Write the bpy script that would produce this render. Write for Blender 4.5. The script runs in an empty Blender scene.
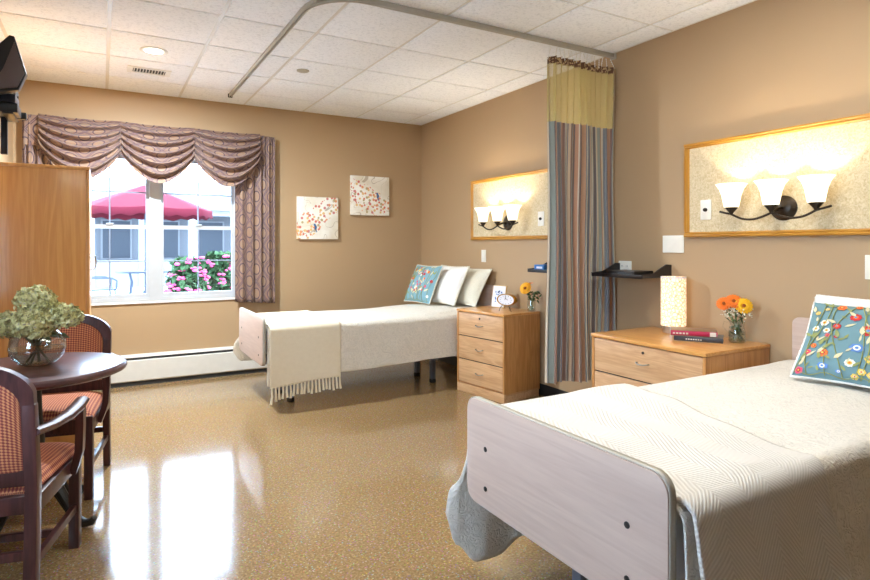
import bpy, bmesh, math, random
from math import sin, cos, pi, radians, sqrt, atan2, exp
from mathutils import Vector, Matrix, Euler
random.seed(7)
C = bpy.context.scene.collection
S = bpy.context.scene

# ------------------------------------------------------------------ camera, world, sun, exposure
cam_d = bpy.data.cameras.new('camera'); cam = bpy.data.objects.new('camera', cam_d); C.objects.link(cam)
cam_d.sensor_fit = 'HORIZONTAL'; cam_d.sensor_width = 36.0
cam_d.lens = 582.36/870*36; cam_d.shift_y = -45.3/870
cam_d.clip_start = 0.05; cam_d.clip_end = 300
cam.location = (0, 0, 1.31); cam.rotation_euler = (pi/2, 0, -0.520296)
S.camera = cam
S.view_settings.view_transform = 'Standard'; S.view_settings.look = 'None'
S.view_settings.gamma = 1.0; S.view_settings.use_curve_mapping = False
S.view_settings.exposure = 0.62
S.cycles.transparent_max_bounces = 24

w = bpy.data.worlds.new('sky'); S.world = w; w.use_nodes = True
bg = w.node_tree.nodes['Background']
bg.inputs[0].default_value = (0.54, 0.74, 1.0, 1); bg.inputs[1].default_value = 15.0

sun_d = bpy.data.lights.new('sun', 'SUN'); sun = bpy.data.objects.new('sun', sun_d); C.objects.link(sun)
sun_d.energy = 3.0; sun_d.angle = radians(2); sun_d.color = (1, 0.96, 0.9)
sun.rotation_euler = (radians(48), 0, radians(25))      # shines over the roof onto the courtyard, away from the window

XL, XR, YB, YF, ZC = -0.66, 3.328, 6.1345, -2.6, 2.74
XJ, YJ = -1.30, 4.36                                     # the side wall steps back beside the table

# ------------------------------------------------------------------ mesh helpers
class MB:
    def __init__(s): s.v = []; s.f = []; s.uv = []; s.m = []
    def add(s, vs, fs, uvs=None, m=0):
        o = len(s.v); s.v += [tuple(p) for p in vs]
        for k, f in enumerate(fs):
            s.f.append([o+i for i in f]); s.m.append(m)
            s.uv.append([uvs[i] for i in f] if uvs else None)
        return s
    def box(s, c, d, bevel=0.0, rot=None, m=0, seg=2):
        bm = bmesh.new(); bmesh.ops.create_cube(bm, size=1.0)
        for v in bm.verts: v.co = Vector((v.co.x*d[0], v.co.y*d[1], v.co.z*d[2]))
        if bevel > 0: bmesh.ops.bevel(bm, geom=bm.edges[:], offset=min(bevel, min(d)*0.45), segments=seg, profile=0.6, affect='EDGES')
        R = Euler(rot).to_matrix() if rot else Matrix.Identity(3)
        bm.verts.index_update()
        s.add([R @ v.co + Vector(c) for v in bm.verts], [[v.index for v in f.verts] for f in bm.faces], m=m); bm.free(); return s
    def b2(s, lo, hi, bevel=0.0, m=0):
        return s.box([(a+b)/2 for a, b in zip(lo, hi)], [abs(b-a) for a, b in zip(lo, hi)], bevel, m=m)
    def grid(s, fn, nu, nv, uvf=None, m=0, closed_u=False):
        vs = []; uv = []; fs = []
        for i in range(nu+1):
            for j in range(nv+1):
                vs.append(fn(i/nu, j/nv)); uv.append(uvf(i/nu, j/nv) if uvf else (i/nu, j/nv))
        for i in range(nu):
            for j in range(nv):
                a = i*(nv+1)+j; fs.append((a, a+nv+1, a+nv+2, a+1))
        return s.add(vs, fs, uv, m)
    def lathe(s, prof, n=28, c=(0, 0, 0), m=0, axis='z', sx=1, sy=1, cap=True):
        vs = []; fs = []
        for r, z in prof:
            for k in range(n):
                a = 2*pi*k/n; p = (r*cos(a)*sx, r*sin(a)*sy, z)
                if axis == 'x': p = (z, r*cos(a)*sx, r*sin(a)*sy)
                if axis == 'y': p = (r*cos(a)*sx, z, r*sin(a)*sy)
                vs.append((p[0]+c[0], p[1]+c[1], p[2]+c[2]))
        L = len(prof)
        for i in range(L-1):
            for k in range(n):
                a, b = i*n+k, i*n+(k+1) % n; fs.append((a, b, b+n, a+n))
        if cap:
            if prof[0][0] > 1e-5: fs.append(tuple(reversed(range(n))))
            if prof[-1][0] > 1e-5: fs.append(tuple(range((L-1)*n, L*n)))
        return s.add(vs, fs, m=m)
    def tube(s, pts, r, n=10, m=0, flat=1.0, cap=True):
        P = [Vector(p) for p in pts]; R = r if isinstance(r, (list, tuple)) else [r]*len(P)
        vs = []; fs = []; up = None
        for i, p in enumerate(P):
            t = (P[min(i+1, len(P)-1)]-P[max(i-1, 0)]).normalized()
            if up is None:
                up = Vector((0, 0, 1)) if abs(t.z) < 0.9 else Vector((1, 0, 0))
            a = (up - t*up.dot(t)).normalized(); b = t.cross(a); up = a
            for k in range(n):
                q = 2*pi*(k+0.5)/n; vs.append(p + a*(R[i]*cos(q)*flat) + b*(R[i]*sin(q)))
        for i in range(len(P)-1):
            for k in range(n):
                x, y = i*n+k, i*n+(k+1) % n; fs.append((x, y, y+n, x+n))
        if cap: fs.append(tuple(reversed(range(n)))); fs.append(tuple(range((len(P)-1)*n, len(P)*n)))
        return s.add(vs, fs, m=m)
    def prism(s, outline, axis, a, b, m=0, bevel=0.0):
        """closed 2D outline extruded along an axis from a to b"""
        bm = bmesh.new()
        def P(u, v, t):
            return {'x': (t, u, v), 'y': (u, t, v), 'z': (u, v, t)}[axis]
        vs = [bm.verts.new(P(u, v, a)) for u, v in outline]
        f = bm.faces.new(vs); r = bmesh.ops.extrude_face_region(bm, geom=[f])
        d = Vector(P(0, 0, b)) - Vector(P(0, 0, a))
        for g in r['geom']:
            if isinstance(g, bmesh.types.BMVert): g.co += d
        bmesh.ops.recalc_face_normals(bm, faces=bm.faces[:])
        if bevel:
            es = [e for e in bm.edges if len(e.link_faces) == 2 and e.link_faces[0].normal.angle(e.link_faces[1].normal, 0) > 1.0]
            bmesh.ops.bevel(bm, geom=es, offset=bevel, segments=2, profile=0.6, affect='EDGES')
        bm.verts.index_update()
        s.add([v.co for v in bm.verts], [[v.index for v in f.verts] for f in bm.faces], m=m); bm.free(); return s
    def sphere(s, c, r, n=12, m=0, sc=(1, 1, 1)):
        prof = [(r*sin(pi*i/n), -r*cos(pi*i/n)) for i in range(n+1)]
        k = len(s.v); s.lathe([(max(a, 1e-6), b) for a, b in prof], n=max(8, int(n*1.6)), m=m, cap=False)
        for i in range(k, len(s.v)):
            p = s.v[i]; s.v[i] = (p[0]*sc[0]+c[0], p[1]*sc[1]+c[1], p[2]*sc[2]+c[2])
        return s
    def build(s, name, mats, parent=None, angle=35, solid=0.0, sub=0):
        me = bpy.data.meshes.new(name); me.from_pydata(s.v, [], s.f); me.update()
        mats = mats if isinstance(mats, (list, tuple)) else [mats]
        for x in mats: me.materials.append(x)
        if any(s.m): me.polygons.foreach_set('material_index', s.m)
        if any(u for u in s.uv):
            L = me.uv_layers.new(name='UVMap'); k = 0
            for f, u in zip(s.f, s.uv):
                for i in range(len(f)):
                    if u: L.data[k].uv = u[i]
                    k += 1
        bm = bmesh.new(); bm.from_mesh(me); bmesh.ops.recalc_face_normals(bm, faces=bm.faces[:]); bm.to_mesh(me); bm.free()
        me.polygons.foreach_set('use_smooth', [True]*len(me.polygons))
        me.set_sharp_from_angle(angle=radians(angle))
        o = bpy.data.objects.new(name, me); C.objects.link(o)
        if parent: o.parent = parent
        if solid:
            md = o.modifiers.new('thick', 'SOLIDIFY'); md.thickness = solid; md.offset = 0
        if sub:
            md = o.modifiers.new('sub', 'SUBSURF'); md.levels = sub; md.render_levels = sub
        return o

def tag(o, label=None, cat=None, group=None, kind=None):
    if label: o['label'] = label
    if cat: o['category'] = cat
    if group: o['group'] = group
    if kind: o['kind'] = kind
    return o
def thing(name, label, cat, loc=(0, 0, 0), rz=0.0, group=None):
    o = bpy.data.objects.new(name, None); C.objects.link(o); o.empty_display_size = 0.05
    o.location = loc; o.rotation_euler = (0, 0, rz)
    return tag(o, label, cat, group)
def struct(o): o['kind'] = 'structure'; return o
def copy_tree(o, parent=None):
    c = o.copy(); C.objects.link(c)
    if parent: c.parent = parent
    for ch in list(o.children): copy_tree(ch, c)
    return c
def dup(root, loc, rz, label, group=None):
    c = copy_tree(root); c.location = loc; c.rotation_euler = (0, 0, rz); c['label'] = label
    if group: c['group'] = group
    return c
def rot_pts(pts, rot, loc=(0, 0, 0)):
    M = Euler(rot).to_matrix(); return [M @ Vector(p) + Vector(loc) for p in pts]
def rounded(x0, x1, y0, y1, r, n=6):
    out = []
    for cx, cy, a0 in ((x1-r, y1-r, 0), (x0+r, y1-r, 90), (x0+r, y0+r, 180), (x1-r, y0+r, 270)):
        for k in range(n+1):
            a = radians(a0+90*k/n); out.append((cx+r*cos(a), cy+r*sin(a)))
    return out
def lerp(a, b, t): return a+(b-a)*t
def smooth(a, b, x):
    t = min(1, max(0, (x-a)/(b-a))); return t*t*(3-2*t)
def interp(x, pts):
    if x <= pts[0][0]: return pts[0][1]
    for (a, p), (b, q) in zip(pts, pts[1:]):
        if x <= b: return lerp(p, q, smooth(a, b, x))
    return pts[-1][1]

# ------------------------------------------------------------------ materials
def srgb(r, g, b):
    f = lambda c: (c/255/12.92 if c/255 <= 0.04045 else ((c/255+0.055)/1.055)**2.4)
    return (f(r), f(g), f(b), 1)
class NT:
    def __init__(s, name):
        s.mat = bpy.data.materials.new(name); s.mat.use_nodes = True; s.t = s.mat.node_tree; s.N = s.t.nodes
        s.p = s.N['Principled BSDF']; s.out = s.N['Material Output']
    def n(s, typ, **kw):
        x = s.N.new(typ)
        for k, v in kw.items(): setattr(x, k, v)
        return x
    def l(s, a, b): s.t.links.new(a, b)
    def val(s, sock, v):
        if hasattr(v, 'links'): s.l(v, sock)
        else: sock.default_value = v
    def math(s, op, a, b=0.0, c=0.0):
        x = s.n('ShaderNodeMath', operation=op); s.val(x.inputs[0], a); s.val(x.inputs[1], b); s.val(x.inputs[2], c); return x.outputs[0]
    def mix(s, f, a, b, blend='MIX'):
        x = s.n('ShaderNodeMix', data_type='RGBA', blend_type=blend); s.val(x.inputs[0], f); s.val(x.inputs[6], a); s.val(x.inputs[7], b); return x.outputs[2]
    def ramp(s, f, stops, mode='LINEAR'):
        x = s.n('ShaderNodeValToRGB'); r = x.color_ramp; r.interpolation = mode
        while len(r.elements) > 1: r.elements.remove(r.elements[-1])
        r.elements[0].position = stops[0][0]; r.elements[0].color = stops[0][1]
        for p, c in stops[1:]:
            e = r.elements.new(p); e.color = c
        s.l(f, x.inputs[0]); return x.outputs[0]
    def coord(s, kind='Object', scale=(1, 1, 1), rot=(0, 0, 0), loc=(0, 0, 0)):
        t = s.n('ShaderNodeTexCoord'); m = s.n('ShaderNodeMapping'); s.l(t.outputs[kind], m.inputs[0])
        m.inputs['Scale'].default_value = scale; m.inputs['Rotation'].default_value = rot; m.inputs['Location'].default_value = loc
        return m.outputs[0]
    def noise(s, co, scale, detail=3, dist=0.0, rough=0.5):
        x = s.n('ShaderNodeTexNoise'); s.l(co, x.inputs['Vector']); x.inputs['Scale'].default_value = scale
        x.inputs['Detail'].default_value = detail; x.inputs['Distortion'].default_value = dist; x.inputs['Roughness'].default_value = rough; return x.outputs[0]
    def voro(s, co, scale, feature='F1', rnd=1.0):
        x = s.n('ShaderNodeTexVoronoi', feature=feature); s.l(co, x.inputs['Vector']); x.inputs['Scale'].default_value = scale
        x.inputs['Randomness'].default_value = rnd; return x
    def xyz(s, co):
        x = s.n('ShaderNodeSeparateXYZ'); s.l(co, x.inputs[0]); return x.outputs
    def bump(s, h, strength=0.3, dist=0.01):
        b = s.n('ShaderNodeBump'); s.l(h, b.inputs['Height']); b.inputs['Strength'].default_value = strength; b.inputs['Distance'].default_value = dist
        s.l(b.outputs[0], s.p.inputs['Normal']); return s
    def base(s, c, rough=0.5, metal=0.0, **kw):
        s.val(s.p.inputs['Base Color'], c); s.val(s.p.inputs['Roughness'], rough); s.p.inputs['Metallic'].default_value = metal
        for k, v in kw.items(): s.val(s.p.inputs[k.replace('_', ' ')], v)
        return s

def plain(name, rgb, rough=0.5, metal=0.0, var=0.06, scale=18, **kw):
    t = NT(name); co = t.coord()
    c = srgb(*rgb); d = tuple(max(0, x*(1-var*2)) for x in c[:3])+(1,)
    f = t.noise(co, scale)
    t.base(t.mix(f, c, d), rough, metal, **kw); return t.mat

def wood(name, light, dark, axis='z', rough=0.35, scale=1.0, coat=0.0, contrast=1.0):
    t = NT(name)
    sc = {'z': (14, 14, 0.9), 'y': (14, 0.9, 14), 'x': (0.9, 14, 14)}[axis]
    co = t.coord('Object', tuple(x*scale for x in sc))
    a = t.noise(co, 1.2, 4, 1.2); b = t.noise(co, 7, 3, 0.2)
    wv = t.math('SINE', t.math('MULTIPLY', a, 26.0)); wv = t.math('MULTIPLY_ADD', wv, 0.25, 0.5)
    f = t.math('ADD', t.math('MULTIPLY', wv, 0.55*contrast), t.math('MULTIPLY', b, 0.5))
    col = t.ramp(f, [(0.2, srgb(*dark)), (0.75, srgb(*light))])
    t.base(col, rough, Coat_Weight=coat, Coat_Roughness=0.1); t.bump(f, 0.05, 0.002); return t.mat

M = {}
# wall paint
t = NT('wall_paint'); co = t.coord(); f = t.noise(co, 90, 3)
t.base(t.mix(t.noise(co, 1.3), srgb(179, 150, 114), srgb(174, 145, 109)), 0.6); t.bump(f, 0.06, 0.002); M['wall'] = t.mat
# floor: speckled polished tile
t = NT('floor_tile'); co = t.coord()
sp = t.voro(co, 85); n1 = t.noise(co, 95, 4, 0.3); n2 = t.noise(co, 1.1, 2)
col = t.ramp(n1, [(0.30, srgb(112, 88, 57)), (0.5, srgb(138, 110, 73)), (0.72, srgb(165, 139, 103))])
col = t.mix(t.math('MULTIPLY', t.math('LESS_THAN', sp.outputs['Distance'], 0.28), 0.45), col, t.mix(0.5, sp.outputs['Color'], srgb(205, 170, 118), 'MULTIPLY'))
X = t.xyz(co); T12 = 0.3048
def line(u, off=0.0): return t.math('LESS_THAN', t.math('ABSOLUTE', t.math('SUBTRACT', t.math('FRACT', t.math('ADD', t.math('DIVIDE', u, T12), off)), 0.5)), 0.004)
ln = t.math('MAXIMUM', line(X[0], 0.2), line(X[1], 0.4))
col = t.mix(t.math('MULTIPLY', ln, 0.35), col, srgb(150, 112, 62))
t.base(col, t.math('MULTIPLY_ADD', t.noise(co, 6, 3), 0.10, 0.07), Specular_IOR_Level=0.5, Coat_Weight=0.12, Coat_Roughness=0.08)
t.bump(t.noise(co, 5, 2), 0.05, 0.01); M['floor'] = t.mat
# ceiling tile
t = NT('ceiling_tile'); co = t.coord(); f = t.noise(co, 55, 5, 0.4, 0.7)
t.base(t.ramp(f, [(0.35, srgb(222, 226, 232)), (0.5, srgb(242, 245, 250))]), 0.9); t.bump(f, 0.12, 0.003); M['ceil'] = t.mat
M['tbar'] = plain('ceiling_grid_metal', (224, 222, 216), 0.4)
M['white'] = plain('white_paint', (236, 236, 232), 0.4)
M['vinyl'] = plain('window_vinyl', (190, 193, 196), 0.35)
M['muntin'] = plain('window_muntin_backlit', (140, 150, 168), 0.4)  # bluish grey puts the bars' backlit shade into their colour
M['plate'] = plain('switch_plastic', (240, 236, 224), 0.35)
M['black'] = plain('black_plastic', (22, 22, 25), 0.35)
M['rubber'] = plain('black_rubber', (28, 27, 27), 0.6)
M['iron'] = plain('black_cast_iron', (24, 26, 28), 0.4, 0.2)
M['heater'] = plain('heater_enamel', (226, 224, 216), 0.4)
M['slot'] = plain('heater_slot', (52, 56, 60), 0.6)
M['oak'] = wood('oak_veneer', (204, 148, 88), (172, 112, 56), 'z', 0.35, coat=0.2)
M['oak_x'] = wood('oak_top', (222, 164, 92), (194, 132, 66), 'y', 0.28, coat=0.3)
M['oak_d'] = wood('oak_drawer_lit', (214, 172, 128), (182, 136, 92), 'y', 0.38, coat=0.1)  # paler than the sides: bluish light on the fronts put into the colour
M['ward'] = wood('wardrobe_oak', (224, 168, 98), (204, 142, 76), 'z', 0.35, 0.8, coat=0.2)
M['maple'] = wood('pale_laminate', (204, 182, 166), (184, 160, 146), 'y', 0.4, 0.7, contrast=0.6)
M['edge'] = plain('laminate_edging', (176, 170, 156), 0.45)
M['mahog'] = wood('mahogany', (82, 46, 44), (42, 22, 25), 'z', 0.36, coat=0.12)
M['mahog_t'] = wood('mahogany_top', (88, 50, 48), (50, 27, 30), 'x', 0.34, coat=0.25)
M['gold'] = wood('gold_oak_frame', (206, 150, 60), (160, 104, 28), 'y', 0.35, coat=0.3)
M['goldv'] = wood('gold_oak_frame_upright', (206, 150, 60), (160, 104, 28), 'z', 0.35, coat=0.3)
M['bronze'] = plain('oiled_bronze', (62, 54, 46), 0.35, 0.7)
M['steel'] = plain('brushed_steel', (190, 188, 184), 0.28, 1.0)
M['bsteel'] = plain('bed_frame_steel', (120, 126, 138), 0.4, 0.5)
M['brass'] = plain('brass', (190, 140, 40), 0.3, 0.9)
M['alu'] = plain('track_aluminium', (186, 182, 170), 0.4, 0.3)
M['leaf'] = plain('green_leaf', (74, 104, 52), 0.5, var=0.3, scale=60)
M['stem'] = plain('flower_stem', (92, 122, 60), 0.5)
M['sheet'] = plain('white_sheet', (232, 232, 236), 0.8)
M['paper'] = plain('book_pages', (222, 206, 172), 0.8)

# wallpaper panel
t = NT('panel_wallpaper'); co = t.coord(); f = t.noise(co, 55, 4, 1.5, 0.6)
t.base(t.ramp(f, [(0.3, srgb(188, 166, 124)), (0.5, srgb(210, 192, 154)), (0.65, srgb(222, 206, 172))]), 0.55); t.bump(f, 0.12, 0.003); M['paperwall'] = t.mat

# glass
def glass(name, tint=(0.98, 0.99, 0.99, 1), trans=0.88, rough=0.02):
    t = NT(name); t.N.remove(t.p)
    tr = t.n('ShaderNodeBsdfTransparent'); tr.inputs[0].default_value = tint
    gl = t.n('ShaderNodeBsdfGlossy'); gl.inputs['Roughness'].default_value = rough
    lw = t.n('ShaderNodeLayerWeight'); lw.inputs[0].default_value = 0.5
    mx = t.n('ShaderNodeMixShader'); t.l(t.math('ADD', t.math('MULTIPLY', t.math('POWER', lw.outputs[1], 3.5), 0.7), max(0.03, 0.95-trans)), mx.inputs[0])
    t.l(tr.outputs[0], mx.inputs[1]); t.l(gl.outputs[0], mx.inputs[2]); t.l(mx.outputs[0], t.out.inputs[0]); return t.mat
M['pane'] = glass('window_glass', (0.97, 0.985, 1.0, 1), 0.92)
M['vase'] = glass('vase_glass', (0.95, 0.97, 0.96, 1), 0.86)
M['water'] = glass('vase_water', (0.90, 0.95, 0.93, 1), 0.9)

# fabrics
def quilt(name, rgb, scale=26, bump=0.7):
    t = NT(name); co = t.coord()
    f = t.noise(co, scale, 1.5, 2.2, 0.5); g = t.math('ABSOLUTE', t.math('SINE', t.math('MULTIPLY', f, 13.0)))
    c = srgb(*rgb); d = tuple(x*0.88 for x in c[:3])+(1,)
    t.base(t.mix(g, d, c), 0.9, Sheen_Weight=0.1); t.bump(g, bump, 0.008); return t.mat
M['quilt'] = quilt('quilted_cotton', (230, 225, 214), 19, 0.42)
M['quilt_far'] = quilt('quilted_ivory', (234, 228, 214), 17, 0.55)
t = NT('herringbone_knit'); uv = t.coord('UV'); X = t.xyz(uv)
zz = t.math('ABSOLUTE', t.math('SUBTRACT', t.math('FRACT', t.math('MULTIPLY', X[0], 4.2)), 0.5))
h = t.math('SINE', t.math('MULTIPLY', t.math('ADD', X[1], t.math('MULTIPLY', zz, 0.26)), 2*pi*58))
h = t.math('MULTIPLY_ADD', h, 0.5, 0.5)
t.base(t.mix(h, srgb(206, 201, 193), srgb(224, 220, 213)), 0.95); t.bump(h, 0.35, 0.004); M['herring'] = t.mat
t = NT('cream_knit'); uv = t.coord('UV'); X = t.xyz(uv)
h = t.math('SINE', t.math('MULTIPLY', X[0], 2*pi*70)); h2 = t.math('SINE', t.math('MULTIPLY', X[1], 2*pi*70))
t.base(t.mix(t.noise(uv, 30), srgb(236, 226, 202), srgb(226, 214, 188)), 0.95); t.bump(t.math('MULTIPLY', h, h2), 0.25, 0.004); M['cream'] = t.mat
t = NT('chair_fabric'); co = t.coord('UV'); X = t.xyz(co)
a = t.math('SINE', t.math('MULTIPLY', t.math('ADD', X[0], X[1]), 2*pi*40)); b = t.math('SINE', t.math('MULTIPLY', t.math('SUBTRACT', X[0], X[1]), 2*pi*40))
h = t.math('MULTIPLY_ADD', t.math('MULTIPLY', a, b), 0.5, 0.5)
t.base(t.ramp(h, [(0.3, srgb(120, 52, 46)), (0.5, srgb(168, 92, 66)), (0.75, srgb(204, 138, 92))]), 0.8); t.bump(h, 0.2, 0.003); M['chairfab'] = t.mat
# valance: lattice with medallions
t = NT('lattice_damask'); uv = t.coord('UV', (4.6, 4.0, 1)); X = t.xyz(uv)
a = t.math('ADD', X[0], X[1]); b = t.math('SUBTRACT', X[0], X[1])
def near(v, wd): return t.math('LESS_THAN', t.math('ABSOLUTE', t.math('SUBTRACT', t.math('FRACT', v), 0.5)), wd)
lat = t.math('MAXIMUM', near(a, 0.06), near(b, 0.06))
lat2 = t.math('MAXIMUM', near(a, 0.03), near(b, 0.03))
fu = t.math('SUBTRACT', t.math('FRACT', a), 0.0); fv = t.math('SUBTRACT', t.math('FRACT', b), 0.0)
def cen(v): return t.math('ABSOLUTE', t.math('SUBTRACT', t.math('FRACT', t.math('ADD', v, 0.5)), 0.5))
rr = t.math('SQRT', t.math('ADD', t.math('POWER', cen(a), 2.0), t.math('POWER', cen(b), 2.0)))
ring = t.math('LESS_THAN', t.math('ABSOLUTE', t.math('SUBTRACT', rr, 0.30)), 0.035)
med = t.math('LESS_THAN', rr, 0.28)
col = t.mix(t.noise(uv, 3), srgb(146, 118, 102), srgb(124, 98, 88))
col = t.mix(t.math('MULTIPLY', med, 0.6), col, srgb(158, 127, 100))
col = t.mix(t.math('MAXIMUM', lat, ring), col, srgb(74, 52, 64)); col = t.mix(lat2, col, srgb(124, 98, 96))
t.base(col, 0.55, Sheen_Weight=0.2); M['damask'] = t.mat
# privacy curtain stripes
t = NT('striped_curtain'); uv = t.coord('UV'); X = t.xyz(uv)
fr = t.math('FRACT', t.math('MULTIPLY', X[0], 3.3))
st = [(0, (112, 116, 126)), (.07, (180, 158, 134)), (.13, (122, 96, 84)), (.19, (186, 170, 146)), (.25, (140, 146, 138)), (.33, (96, 94, 100)), (.38, (176, 138, 110)), (.46, (128, 102, 92)),
      (.52, (200, 186, 158)), (.60, (146, 150, 144)), (.66, (110, 102, 102)), (.72, (172, 130, 104)), (.79, (200, 188, 166)), (.85, (120, 124, 130)), (.92, (142, 116, 100))]
col = t.ramp(fr, [(p, srgb(*c)) for p, c in st], 'CONSTANT')
t.base(col, 0.8); M['stripe'] = t.mat
t = NT('curtain_netting'); uv = t.coord('UV'); X = t.xyz(uv); t.base(srgb(214, 194, 124), 0.8)
sx = t.math('LESS_THAN', t.math('FRACT', t.math('MULTIPLY', X[0], 160)), 0.45); sy = t.math('LESS_THAN', t.math('FRACT', t.math('MULTIPLY', X[1], 160)), 0.45)
t.val(t.p.inputs['Alpha'], t.math('MULTIPLY_ADD', t.math('MAXIMUM', sx, sy), 0.55, 0.25)); M['net'] = t.mat
t = NT('curtain_header'); uv = t.coord('UV', (30, 30, 1)); f = t.noise(uv, 1.5, 2)
t.base(t.ramp(f, [(0.4, srgb(104, 74, 56)), (0.55, srgb(190, 162, 120))], 'CONSTANT'), 0.8); M['header'] = t.mat

def emis(name, rgb, strength, mott=None, scale=20):
    t = NT(name); co = t.coord(); c = srgb(*rgb)
    if mott:
        f = t.voro(co, scale, 'DISTANCE_TO_EDGE').outputs[0]
        f = t.math('ADD', f, t.math('MULTIPLY', t.noise(co, scale*1.6, 3, 1.5), 0.5))
        col = t.ramp(f, [(0.15, srgb(*mott)), (0.5, c)])
    else: col = t.mix(t.noise(co, 5), c, c)
    t.base(col, 0.4); t.val(t.p.inputs['Emission Color'], col); t.p.inputs['Emission Strength'].default_value = strength; return t.mat
M['shade'] = emis('frosted_lit_glass', (255, 242, 214), 0.85)
M['lampsh'] = emis('mosaic_lit_shade', (255, 238, 204), 0.62, (190, 118, 50), 46)
M['can'] = emis('lit_lens', (255, 246, 228), 6.0)

# ------------------------------------------------------------------ room shell
def wall(name, boxes, mat=None):
    m = MB()
    for lo, hi in boxes: m.b2(lo, hi)
    return struct(m.build(name, mat or M['wall']))
WX0, WX1, WZ0, WZ1 = -0.30, 1.215, 0.775, 2.19          # window opening
TH = 0.16
S0, S1, SZ0, SZ1 = 0.75, 2.05, 0.80, 2.25              # unseen side window, added to light the room from the left
wall('floor', [((XJ-TH, YF-TH, -0.1), (XR+TH, YB+TH, 0))], M['floor'])
wall('ceiling', [((XJ-TH, YF-TH, ZC+0.006), (XR+TH, YB+TH, ZC+0.15))], M['ceil'])
wall('wall_right', [((XR, YF-TH, 0), (XR+TH, YB+TH, ZC))])
wall('wall_back', [((XL-TH, YB, 0), (WX0, YB+TH, ZC)), ((WX1, YB, 0), (XR, YB+TH, ZC)), ((WX0, YB, 0), (WX1, YB+TH, WZ0)), ((WX0, YB, WZ1), (WX1, YB+TH, ZC))])
wall('wall_left', [((XL-TH, YJ, 0), (XL, YB, ZC)), ((XJ-TH, YJ-TH, 0), (XL, YJ, ZC)), ((XJ-TH, YF-TH, 0), (XJ, S0, ZC)), ((XJ-TH, S1, 0), (XJ, YJ-TH, ZC)), ((XJ-TH, S0, 0), (XJ, S1, SZ0)), ((XJ-TH, S0, SZ1), (XJ, S1, ZC))])
wall('wall_front', [((XJ, YF-TH, 0), (XR, YF, ZC))])
gx = [0.0439+i*0.6096 for i in range(-2, 6)]; gy = [5.6347-j*0.6096 for j in range(0, 14)]
m = MB()
for x in gx: m.b2((x-0.012, YF, ZC+0.002), (x+0.012, YB, ZC+0.006))
for y in gy: m.b2((XJ, y-0.012, ZC+0.002), (XR, y+0.012, ZC+0.0055))
m.b2((XJ, YB-0.02, ZC-0.001), (XR, YB, ZC+0.004)); m.b2((XR-0.02, YF, ZC-0.001), (XR, YB, ZC+0.004))
struct(m.build('trim_ceiling', M['tbar']))
ex = [XJ]+gx+[XR-0.008]; ey = [YF]+gy[::-1]+[YB-0.008]; m = MB()
for x0, x1 in zip(ex, ex[1:]):
    for y0, y1 in zip(ey, ey[1:]):
        if x1-x0 > 0.06 and y1-y0 > 0.06: m.b2((x0+0.012, y0+0.008, ZC-0.004), (x1-0.012, y1-0.008, ZC+0.012), 0.004)
struct(m.build('ceiling_tiles', M['ceil']))
m = MB(); m.b2((XR-0.008, YF, 0), (XR, YB, 0.1), 0.003); struct(m.build('baseboard_right', M['rubber']))
m = MB(); m.b2((XL, YJ, 0), (XL+0.008, YB, 0.1), 0.003); struct(m.build('baseboard_left', M['rubber']))

# window: two double-hung sashes
win = struct(MB().b2((WX0, YB+0.02, WZ0), (WX1, YB+0.10, WZ0+0.035)).b2((WX0, YB+0.02, WZ1-0.04), (WX1, YB+0.10, WZ1)).b2((WX0, YB+0.02, WZ0+0.035), (WX0+0.04, YB+0.10, WZ1-0.04))
   .b2((WX1-0.04, YB+0.02, WZ0+0.035), (WX1, YB+0.10, WZ1-0.04)).b2((0.445-0.05, YB+0.018, WZ0+0.035), (0.445+0.05, YB+0.10, WZ1-0.04)).build('window_1', M['vinyl']))
ZM = 1.478
def sash_rect(parent, P, a, b, lo, hi, y0, y1):
    """P maps (along, depth, up) to world"""
    def bx(m, p, q): m.b2(P(*p), P(*q)); return m
    s_ = 0.026; xc, zc = (a+b)/2, (lo+hi)/2
    m = MB(); bx(m, (a, y0, lo), (a+s_, y1, hi)); bx(m, (b-s_, y0, lo), (b, y1, hi)); bx(m, (a+s_, y0, lo), (b-s_, y1, lo+0.036)); bx(m, (a+s_, y0, hi-0.036), (b-s_, y1, hi))
    sash = struct(m.build('sash', M['vinyl'], parent))
    m = MB(); bx(m, (xc-0.006, y0+0.006, lo+0.036), (xc+0.006, y1-0.006, hi-0.036)); bx(m, (a+s_, y0+0.008, zc-0.006), (b-s_, y1-0.008, zc+0.006))
    struct(m.build('muntin', M['muntin'], sash))
    m = MB(); bx(m, (a+0.01, (y0+y1)/2-0.0015, lo+0.01), (b-0.01, (y0+y1)/2+0.0015, hi-0.01)); struct(m.build('pane', M['pane'], sash))
for a, b in ((WX0+0.04, 0.395), (0.495, WX1-0.04)):
    for lo, hi, yo in ((WZ0+0.035, ZM+0.018, 0.03), (ZM-0.018, WZ1-0.04, 0.058)):
        sash_rect(win, lambda u, v, w_: (u, v, w_), a, b, lo, hi, YB+yo, YB+yo+0.025)
    struct(MB().b2(((a+b)/2-0.03, YB+0.014, ZM+0.019), ((a+b)/2+0.03, YB+0.034, ZM+0.034), 0.004).build('sash_lock', M['vinyl'], win))
struct(MB().b2((WX0-0.015, YB-0.016, WZ0-0.02), (WX1+0.015, YB+0.018, WZ0-0.001), 0.004).build('window_sill', M['white'], win))
win = struct(MB().b2((XJ-0.10, S0, SZ0), (XJ-0.02, S1, SZ0+0.035)).b2((XJ-0.10, S0, SZ1-0.04), (XJ-0.02, S1, SZ1)).b2((XJ-0.10, S0, SZ0+0.035), (XJ-0.02, S0+0.04, SZ1-0.04)).b2((XJ-0.10, S1-0.04, SZ0+0.035), (XJ-0.02, S1, SZ1-0.04)).build('added_side_window', M['vinyl']))  # added window, out of view, brings in extra sky light
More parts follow.
